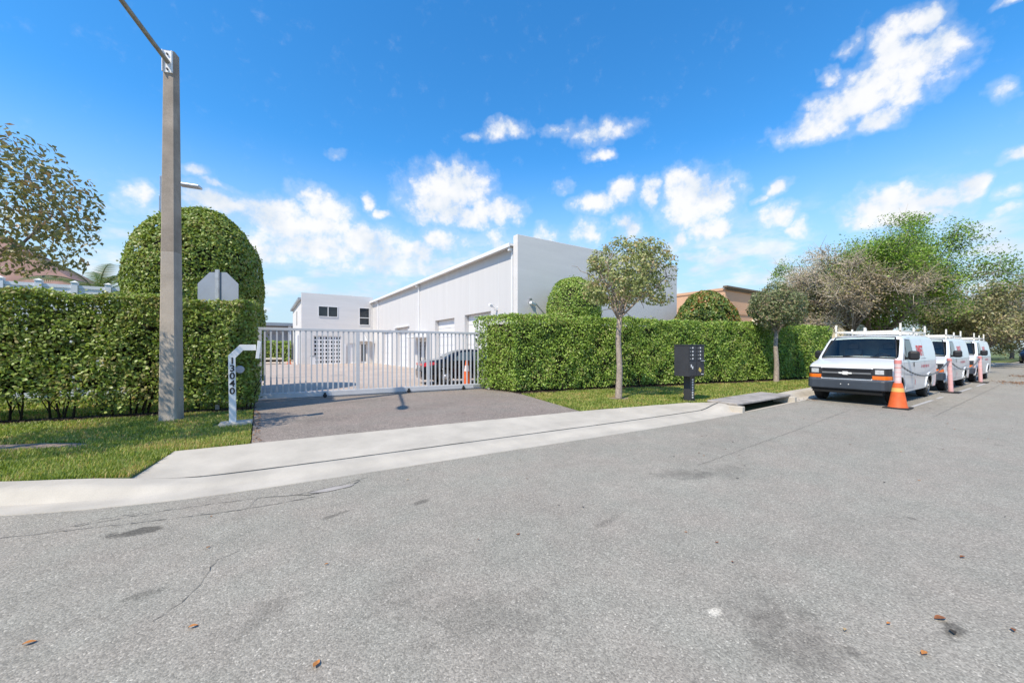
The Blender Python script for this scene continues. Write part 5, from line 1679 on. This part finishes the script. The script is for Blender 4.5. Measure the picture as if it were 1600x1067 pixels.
    for sg in (-1, 1):
        m = MB(); front_patch(m, sg * .60, sg * .955, .835, 1.045, -.02, .022, 8); hl_ = m.build('headlight', 'van_grille', root)
        m = MB(); front_patch(m, sg * .645, sg * .83, .875, 1.00, .0225, .034, 6); m.build('lens', 'lamp_clear', hl_, bevel=.012)
        m = MB(); front_patch(m, sg * .585, sg * .965, .725, .832, -.02, .03, 10); m.build('turn_signal', 'amber', root, bevel=.008)
        m = MB()
        for k in range(1, 6): pass
        m.obox((1.62, sg * 1.13, 1.40), (.13, .24, .27), (0, 0, sg * -.12)); mir = m.build('mirror', 'black_plastic', root, bevel=.06)
        m = MB(); m.obox((1.60, sg * 1.02, 1.33), (.07, .2, .05)); m.build('mirror_arm', 'black_plastic', mir)
        m = MB(); m.obox((1.68, sg * 1.13, 1.40), (.012, .19, .19), (0, 0, sg * -.12)); m.build('mirror_glass', 'metal_grey', mir)
        m = MB(); side_patch(m, [(2.28, 1.06), (2.36, 1.06), (2.36, 1.20), (2.28, 1.20)], .012, 2, sg); m.build('door_handle', 'black_plastic', root)
        for k, w in enumerate(WS):
            make_wheel('wheel', root, w, sg * (.955 - .12), .37, .23, sg)
    m = MB(); front_patch(m, -.985, .985, .42, .70, -.3, .11, 30); bp_ = m.build('bumper', 'van_bumper', root, bevel=.035)
    for y in (-.09, .09):
        m = MB(); m.lathe([(.014, 0), (.014, .006)], 8, (-.018, y, .57), axis='X'); m.build('bolt', 'label_white', bp_)
    m = MB(); m.box(.05, .5, -.80, .80, .30, .419); m.build('lower_valance', 'under_dark', root)
    m = MB(); m.box(.5, 5.3, -.7, .7, .28, .40); m.build('chassis', 'under_dark', root)
    m = MB(); m.tube([(.9, -.75, .36), (.9, .75, .36)], .05, 8); m.tube([(4.36, -.75, .36), (4.36, .75, .36)], .06, 8); m.build('axle', 'under_dark', root)
    m = MB(); m.box(5.6, 5.75, -.95, .95, .42, .60); m.build('rear_bumper', 'van_bumper', root, bevel=.03)
    # ladder rack
    rk_ = None
    zr = 2.12
    xsr = (1.98, 3.55, 5.05)
    m = MB(); m.box(xsr[0] - .03, xsr[2] + .03, -.80, -.755, zr, zr + .045); m.box(xsr[0] - .03, xsr[2] + .03, .755, .80, zr, zr + .045)
    rk_ = m.build('ladder_rack', 'rack_white', root, bevel=.006)
    for i, x in enumerate(xsr):
        m = MB(); m.box(x - .022, x + .022, -.754, .754, zr + .001, zr + .044); m.build('crossbar', 'rack_white', rk_, bevel=.005)
        for sg in (-1, 1):
            m = MB(); m.box(x - .03, x + .03, sg * .801 - (.045 if sg > 0 else 0), sg * .801 + (.045 if sg < 0 else 0), 1.99, zr + (.26 if i != 1 else .17)); m.build('upright', 'rack_white', rk_, bevel=.005)
    m = MB(); m.box(xsr[0] - .028, xsr[0] + .028, .02, .07, 2.06, zr + .16); m.build('upright', 'rack_white', rk_, bevel=.005)
    lettering(root, 'SWIFT', .46, 3.3, 1.52, lm, .62, 1.0)
    for k in range(2):
        pass
    m = MB()
    for k in range(6):
        side_patch(m, [(3.28 + k * .11, 1.285), (3.36 + k * .11, 1.285), (3.36 + k * .11, 1.305), (3.28 + k * .11, 1.305)], .005, 1)
    m.build('small_print', 'grey_lettering', root, kind='stuff')
    m = MB()
    for k, w_ in enumerate((.09, .05, .09, .09, .05, .09, .09, .05, .09)):
        s = 3.28 + k * .115
        side_patch(m, [(s, 1.0 if w_ > .06 else 1.04), (s + w_, 1.0 if w_ > .06 else 1.04), (s + w_, 1.09 if w_ > .06 else 1.06), (s, 1.09 if w_ > .06 else 1.06)], .005, 1)
    m.build('phone_number', 'faded_lettering', root, kind='stuff')
    m = MB(); side_patch(m, [(2.52, .50), (2.57, .50), (2.57, .66), (2.52, .66)], .005, 1); m.build('decal', 'faded_lettering', root)
    return root


VY, VS = 3.88, .972
vans = []
van0 = make_van()
for i, (x, lab) in enumerate(((13.90, 'white cargo van with red lettering parked nearest, beside the storm drain and lawn'), (20.45, 'white cargo van parked second in the row, between the two others'), (27.05, 'white cargo van farthest back in the parked row, near the twiggy oaks'))):
    v = van0 if i == 0 else copy_tree(van0)
    v.location = (x, VY + .02 * i, 0); v.scale = (VS, VS, VS); v['label'] = lab; v['group'] = 'white cargo vans parked along the kerb'
    vans.append(v)
for v in vans[1:]:
    for ch in v.children:
        if ch.name.startswith('lettering'):
            ch.data = ch.data.copy(); ch.data.materials[0] = M['faded_lettering']

# ------------------------------------------------------------------ cones, delineator posts and the chain
def square_foot(m, w, h, mi):
    m.box(-w, w, -w, w, 0, h * .6, mi)
    m.box(-w * .86, w * .86, -w * .86, w * .86, h * .6, h, mi)


def make_cone(label, loc, h, rz=0, stripe=True, group=None, orange_foot=False, sc=1.0):
    t = thing('traffic_cone', label, 'cone', loc, rz, group)
    m = MB(); square_foot(m, .20 * sc, .045, 0); m.build('foot', 'cone_orange' if orange_foot else 'rubber', t, bevel=.008)
    k = h
    prof = lambda f: .155 * sc - .115 * sc * f
    m = MB(); m.lathe([(.175 * sc, .046), (prof(0), .06), (prof(.5), .06 + (k - .06) * .5), (prof(.96), .06 + (k - .06) * .96), (prof(1) * .8, k)], 22); cn = m.build('body', 'cone_orange', t, smooth='auto')
    if stripe:
        f0, f1 = .55, .78
        m = MB(); m.lathe([(prof(f0) + .004, .06 + (k - .06) * f0), (prof(f1) + .004, .06 + (k - .06) * f1)], 22); m.build('band', 'post_white', t, smooth='auto')
    return t


t = thing('traffic_cone', 'orange cone with yellow band and pale pink tube post beside the first van', 'cone', (13.93, 2.80, 0))
m = MB(); m.box(-.25, .25, -.25, .25, 0, .035); m.build('foot', 'rubber', t, bevel=.01)
m = MB(); m.lathe([(.20, .036), (.185, .06), (.125, .44), (.10, .60), (.085, .66)], 24); m.build('body', 'cone_orange', t, smooth='auto')
m = MB(); m.lathe([(.1285, .435), (.1125, .535)], 24); m.build('band', 'cone_yellow', t, smooth='auto')
m = MB(); m.lathe([(.068, .661), (.068, 1.14), (.072, 1.15), (.072, 1.27), (.05, 1.29)], 18); tp = m.build('tube', 'post_white', t, smooth='auto')
for z in (.70, .82, .93, 1.05):
    m = MB(); m.lathe([(.069, z), (.0715, z + .005), (.0715, z + .014), (.069, z + .02)], 18); m.build('ring', 'post_red' if z > 1 else 'post_pink', tp, smooth='auto')
m = MB(); m.lathe([(.0735, 1.16), (.0735, 1.255)], 18); m.build('ring', 'post_red', tp, smooth='auto')
m = MB(); m.lathe([(.0705, .661), (.0705, .69)], 18); m.build('ring', 'post_pink', tp, smooth='auto')

posts = [Vector((13.93, 2.80, 0))]
for (x, y, lean, lab) in ((20.45, 2.76, -.17, 'leaning pink plastic delineator post on a black foot beside the second van'), (27.6, 2.82, -.13, 'leaning pink plastic delineator post on a black foot beside the farthest van')):
    t = thing('delineator_post', lab, 'post', (x, y, 0), 0, 'pink delineator posts beside the vans')
    m = MB(); m.box(-.28, .28, -.22, .22, 0, .04); m.build('foot', 'rubber', t, bevel=.01)
    top = Vector((lean * .55, -lean * .8 * .2, 1.22))
    m = MB(); m.tube([(0, 0, .04), tuple(top * .5), tuple(top * .94), tuple(top)], [.068, .062, .058, .045], 16); tb = m.build('tube', 'post_pink', t, smooth='auto')
    for f in (.55, .68, .8, .9):
        m = MB(); m.tube([tuple(top * f), tuple(top * (f + .012))], [.0645, .0645], 16); m.build('ring', 'post_white', tb, smooth='auto')
    m = MB(); m.tube([tuple(top * .9 + Vector((0, 0, .02))), tuple(top * .985)], [.066, .064], 16); m.build('ring', 'post_red', tb, smooth='auto')
    posts.append(Vector((x, y, 0)) + Vector((top.x, top.y, 0)))


def chain(a, c, sag, lab):
    m = MB()
    n = 46
    P = []
    for i in range(n + 1):
        f = i / n
        p = a.lerp(c, f); p.z -= sag * 4 * f * (1 - f); P.append(p)
    for i in range(n):
        d = (P[i + 1] - P[i]); dn = d.normalized(); s = dn.cross(Vector((0, 0, 1))).normalized(); u = s.cross(dn)
        w = s if i % 2 else u
        c0 = (P[i] + P[i + 1]) / 2; L_ = d.length * .72
        lp = []
        for k in range(8):
            ang = 2 * PI * k / 8
            lp.append(c0 + dn * math.cos(ang) * L_ + w * math.sin(ang) * .024)
        m.tube(lp + [lp[0]], .009, 4, caps=False)
    return tag(m.build('chain', 'chain', smooth=True), lab, 'chain', 'chains between the posts')


chain(posts[0] + Vector((.05, 0, 1.17)), posts[1] + Vector((0, 0, 1.14)), .42, 'grey chain sagging from the orange cone to the next pink post')
chain(posts[1] + Vector((.04, 0, 1.14)), posts[2] + Vector((0, 0, 1.14)), .42, 'grey chain sagging between the two leaning pink posts')

make_cone('orange cone with white band in the yard just behind the gate', (6.72, 13.3, GZ - .004), 1.0, .2, True, None, False, 1.15)
make_cone('small orange cone far back in the yard beside the office corner', (2.45, 41.6, GZ - .004), .72, .1, True, None, True)

# low flatbed trailer far back
tr = thing('flatbed_trailer', 'low pale flatbed trailer with dark wheel at the back left of the yard', 'trailer', (-1.2, 42.6, GZ - .004))
m = MB(); m.box(.4, 3.2, -.8, .8, .42, .58); m.build('deck', 'cream_wall', tr, bevel=.01)
m = MB(); m.obox((.15, -.75, .62), (.5, .22, .42), (0, -.3, 0)); m.build('fender', 'white_trim', tr, bevel=.06)
make_wheel('wheel', tr, .2, -.72, .3, .2, -1); make_wheel('wheel', tr, .2, .72, .3, .2, 1)
m = MB(); m.box(.6, 3.1, -.6, .6, .25, .419); m.build('frame', 'under_dark', tr)
m = MB(); m.box(2.9, 3.0, -.05, .05, 0, .25); m.build('stand', 'metal_grey', tr)

# ------------------------------------------------------------------ black sedan behind the gate, and a far car
ST = [(0, .62), (.03, .78), (.10, .90), (.25, .97), (.7, 1.03), (.95, 1.07), (1.3, 1.24), (1.75, 1.41), (2.15, 1.46), (2.6, 1.45), (2.95, 1.38), (3.35, 1.18), (3.62, 1.03), (4.1, .97), (4.5, .85), (4.68, .70), (4.72, .55)]


def cT(s): return interp(ST, s)
def cG(z): return interp([(.15, .9), (.4, .985), (.7, 1.0), (.92, .985), (1.0, .95), (1.2, .84), (1.45, .69)], z)
def cW(s):
    w = .92
    if s < .7: w = .92 - .20 * ((.7 - s) / .7) ** 2.4
    if s > 3.9: w = .92 - .24 * ((s - 3.9) / .82) ** 2.2
    return w
def cside(s, z): return cW(s) * cG(z)
CW_ = (1.02, 3.80)
def czb(s):
    zb = .22
    for w in CW_:
        d = abs(s - w)
        if d < .38: zb = max(zb, .32 + math.sqrt(.38 ** 2 - d ** 2))
    return zb


def make_sedan(label, loc, rz, paint='car_black', full=True):
    root = thing('parked_car', label, 'car', loc, rz)
    st = [0, .015, .03, .06, .10, .17, .25, .4, .55] + list(np.arange(.62, 1.44, .04)) + list(np.arange(1.5, 3.4, .1)) + list(np.arange(3.41, 4.22, .04)) + [4.3, 4.4, 4.5, 4.58, 4.64, 4.68, 4.70, 4.72]
    m = MB(); vs = []; n = None
    for s in st:
        top = cT(s); zb = min(czb(s), top - .1); cr_ = min(.09, (top - zb) * .35)
        pts = [(0, zb + .02), (cside(s, zb) * .6, zb + .02), (cside(s, zb) - .02, zb)]
        for k in range(11):
            z = zb + (top - cr_ - zb) * k / 10; pts.append((cside(s, z), z))
        w_ = cside(s, top - cr_)
        for k in range(1, 5):
            a = PI / 2 * k / 4; pts.append((w_ - cr_ + cr_ * math.cos(a), top - cr_ + cr_ * math.sin(a)))
        for k in range(1, 5):
            f = k / 4; pts.append(((w_ - cr_) * (1 - f), top + .03 * (1 - (1 - f) ** 2)))
        q = len(pts)
        vs += [(s, -p[0], p[1]) for p in pts] + [(s, p[0], p[1]) for p in pts[1:-1][::-1]]
        n = 2 * q - 2
    fs = []; mi = []
    for a in range(len(st) - 1):
        for j in range(n):
            fs.append((a * n + j, (a + 1) * n + j, (a + 1) * n + (j + 1) % n, a * n + (j + 1) % n)); mi.append(1 if (j < 2 or j >= n - 2) else 0)
    fs.append(tuple(range(n))); mi.append(0); L0 = (len(st) - 1) * n; fs.append(tuple(range(L0 + n - 1, L0 - 1, -1))); mi.append(0)
    m.add(vs, fs); m.m = mi
    bd = m.build('body', [paint, 'under_dark'], root, smooth=True); bd.data.set_sharp_from_angle(angle=R(45))
    def patch(name, poly, mt, sg, off=.005, nn=8, par=None):
        mm = MB(); g = []
        for i in range(nn + 1):
            for j in range(nn + 1):
                u, v = i / nn, j / nn
                s = (poly[0][0] * (1 - u) + poly[1][0] * u) * (1 - v) + (poly[3][0] * (1 - u) + poly[2][0] * u) * v
                z = (poly[0][1] * (1 - u) + poly[1][1] * u) * (1 - v) + (poly[3][1] * (1 - u) + poly[2][1] * u) * v
                g.append((s, sg * (cside(s, z) + off), z))
        mm.add(g, [(i * (nn + 1) + j, (i + 1) * (nn + 1) + j, (i + 1) * (nn + 1) + j + 1, i * (nn + 1) + j + 1) for i in range(nn) for j in range(nn)])
        return mm.build(name, mt, par or root, smooth=True)
    for sg in (-1, 1):
        patch('side_window', [(1.36, 1.0), (2.22, .99), (2.22, 1.36), (1.76, 1.33)], 'shield_glass', sg)
        patch('side_window', [(2.30, .99), (3.28, .98), (2.88, 1.31), (2.30, 1.36)], 'shield_glass', sg)
        patch('tail_light', [(.02, .74), (.62, .86), (.50, .94), (.10, .92)], 'tail_red', sg, .012)
        patch('headlight', [(4.25, .66), (4.62, .60), (4.60, .70), (4.2, .80)], 'lamp_clear', sg, .012)
        patch('door_handle', [(1.55, .86), (1.78, .86), (1.78, .885), (1.55, .885)], 'chrome', sg, .02, 2)
        mm = MB()
        mm.obox((2.98, sg * .98, 1.0), (.14, .2, .13)); mm.build('mirror', paint, root, bevel=.03)
        for w_ in CW_:
            make_wheel('wheel', root, w_, sg * (.90 - .11), .325, .21, sg, 'metal_grey')
    mm = MB(); g = []
    for i in range(7):
        s = .99 + (1.66 - .99) * i / 6
        hw = .60 - .10 * i / 6
        for j in range(9):
            y = -hw + 2 * hw * j / 8; g.append((s - .006, y, cT(s) + .03 * (1 - (y / .75) ** 2) + .012))
    mm.add(g, [(i * 9 + j, i * 9 + j + 1, (i + 1) * 9 + j + 1, (i + 1) * 9 + j) for i in range(6) for j in range(8)]); mm.build('rear_window', 'shield_glass', root, smooth=True)
    mm = MB(); g = []
    for i in range(7):
        s = 2.98 + (3.58 - 2.98) * i / 6
        hw = .56 + .12 * i / 6
        for j in range(9):
            y = -hw + 2 * hw * j / 8; g.append((s + .006, y, cT(s) + .03 * (1 - (y / .75) ** 2) + .012))
    mm.add(g, [(i * 9 + j, i * 9 + j + 1, (i + 1) * 9 + j + 1, (i + 1) * 9 + j) for i in range(6) for j in range(8)]); mm.build('windscreen', 'shield_glass', root, smooth=True)
    mm = MB(); mm.box(-.04, .2, -.72, .72, .30, .62); mm.build('rear_bumper', paint, root, bevel=.06)
    mm = MB(); mm.box(-.012, .02, -.2, .2, .70, .80); mm.build('plate', 'label_white', root)
    mm = MB(); mm.box(-.01, .05, -.7, .7, .78, .88); mm.build('light_bar', 'tail_red', root, bevel=.01)
    mm = MB(); mm.box(4.62, 4.78, -.62, .62, .34, .60); mm.build('front_bumper', paint, root, bevel=.05)
    mm = MB(); mm.box(4.74, 4.80, -.4, .4, .42, .66); mm.build('grille', 'chrome', root, bevel=.02)
    return root


make_sedan('black sedan with red tail light parked in the yard behind the gate', (5.5, 15.2, GZ - .004), R(-10)).scale = (.9, .92, .97)
make_sedan('dark car far down the street at the right edge of the picture', (72.5, 3.0, 0), R(176)).scale = (1.12, 1.12, 1.25)

# sign pole and far things at the end of the street
fs_ = thing('sign_pole', 'thin grey sign pole standing beyond the vans near the side street', 'sign', (58.5, 5.5, .1))
m = MB(); m.tube([(0, 0, 0), (0, 0, 3.0)], .045, 8); m.build('post', 'galv', fs_)
m = MB(); m.box(-.02, .02, -.3, .3, 2.4, 3.0); m.build('plate', 'sign_back', fs_)

# ------------------------------------------------------------------ fallen leaves on the street
def fallen(label, col, x, y, size, rz, grp=None, z=.006):
    m = MB()
    n = 6
    top = []; bot = []
    for i in range(n + 1):
        f = i / n; w_ = .26 * size * math.sin(PI * min(1, f * 1.02 + .02)) ** .8
        zz_ = .007 * math.sin(f * 4 + rz) * size / .08 + .004
        top.append((f * size - size / 2, w_, zz_ + .006)); bot.append((f * size - size / 2, -w_, zz_ + .007))
    mid = [(p[0], 0, p[2] - .006) for p in top]
    vs = top + mid + bot
    k = n + 1
    fs = [(i, i + 1, k + i + 1, k + i) for i in range(n)] + [(k + i, k + i + 1, 2 * k + i + 1, 2 * k + i) for i in range(n)]
    m.add(vs, fs)
    o = m.build('fallen_leaf', col, smooth=True)
    o.location = (x, y, z); o.rotation_euler = (0, 0, rz); o.scale = (.66, .66, .66)
    return tag(o, label, 'leaf', grp or 'fallen leaves on the street')


LV = [(.24, 2.1, .085, 1.0, 'leaf_orange', 'curled rusty orange leaf on asphalt at the bottom middle of the picture'),
      (-1.0, 3.08, .075, .1, 'leaf_orange', 'flat orange leaf on asphalt nearest the left edge'),
      (-.3, 2.76, .065, 0, 'leaf_orange', 'single orange leaf on asphalt between the left edge leaf and the rusty one'),
      (3.26, .48, .10, -.6, 'leaf_brown', 'long reddish brown leaf on asphalt right of the dark stain'),
      (3.46, .24, .06, .3, 'leaf_brown', 'dark brown leaf on asphalt close to the right edge'),
      (2.82, .47, .07, -.2, 'leaf_orange', 'orange leaf on asphalt in the lower right corner'),
      (2.69, .75, .05, .1, 'leaf_tan', 'small tan leaf on asphalt beside the large dark stain'),
      (3.16, .42, .08, .4, 'leaf_dark', 'blackened leaf scrap on the oil spot in the lower right'),
      (4.36, .53, .07, -.4, 'leaf_brown', 'brown leaf on asphalt farther up at the right')]
for (x, y, s, rz, col, lab) in LV:
    fallen(lab, col, x, y, s, rz)
rr_ = random.Random(3)
cnt = 0
while cnt < 60:
    x, y = rr_.uniform(-2, 14), rr_.uniform(.3, 4.6)
    if math.hypot(x, y) < 2.3 or y > kline(x) - .1: continue
    col = rr_.choice(('leaf_dark', 'leaf_brown', 'leaf_brown', 'leaf_tan', 'leaf_orange', 'leaf_dark'))
    nm = {'leaf_dark': 'tiny blackened leaf scrap lying on the grey asphalt', 'leaf_brown': 'tiny brown leaf lying on the grey asphalt', 'leaf_tan': 'tiny tan leaf lying on the grey asphalt', 'leaf_orange': 'tiny orange leaf lying on the grey asphalt'}[col]
    fallen(nm, col, x, y, rr_.uniform(.03, .055), rr_.uniform(0, 6.28), {'leaf_dark': 'tiny blackened leaf scraps', 'leaf_brown': 'tiny brown leaves', 'leaf_tan': 'tiny tan leaves', 'leaf_orange': 'tiny orange leaves'}[col])
    cnt += 1
# drifts of leaves far down the street and a few along the vans
n = 2600
x = 24 + rng.gamma(3, 3.2, n); y = 1.2 + .035 * (x - 24) + rng.normal(0, .45, n) + .6 * np.sin(x * .9)
P = np.stack([x, y, np.full(n, .012)], 1)
k2 = (rng.uniform(0, 1, n) < np.clip(.5 + 1.2 * wnoise(P, 1.2, 5), .02, 1)) & (y < 2.75)
leafmat('litter', [(.16, .09, .05), (.26, .13, .06), (.33, .18, .09), (.22, .15, .1)], .1, .8)
tag(leaves('leaf_litter', P[k2], np.tile([0, 0, 1.], (k2.sum(), 1)), .085, 'litter', None, jit=.25), kind='stuff')
n = 900
x = rng.uniform(13.5, 34, n); y = 4.75 + rng.normal(0, .12, n)
P = np.stack([x, y, np.full(n, .012)], 1)
tag(leaves('leaf_litter', P, np.tile([0, 0, 1.], (n, 1)), .05, 'litter', None, jit=.3), kind='stuff')
n = 160
P = np.stack([rng.uniform(-.07, .05, n), rng.uniform(6.95, 10.6, n), np.full(n, GZ + .012)], 1)
tag(leaves('leaf_litter', P, np.tile([0, 0, 1.], (n, 1)), .04, 'litter', None, jit=.4), kind='stuff')
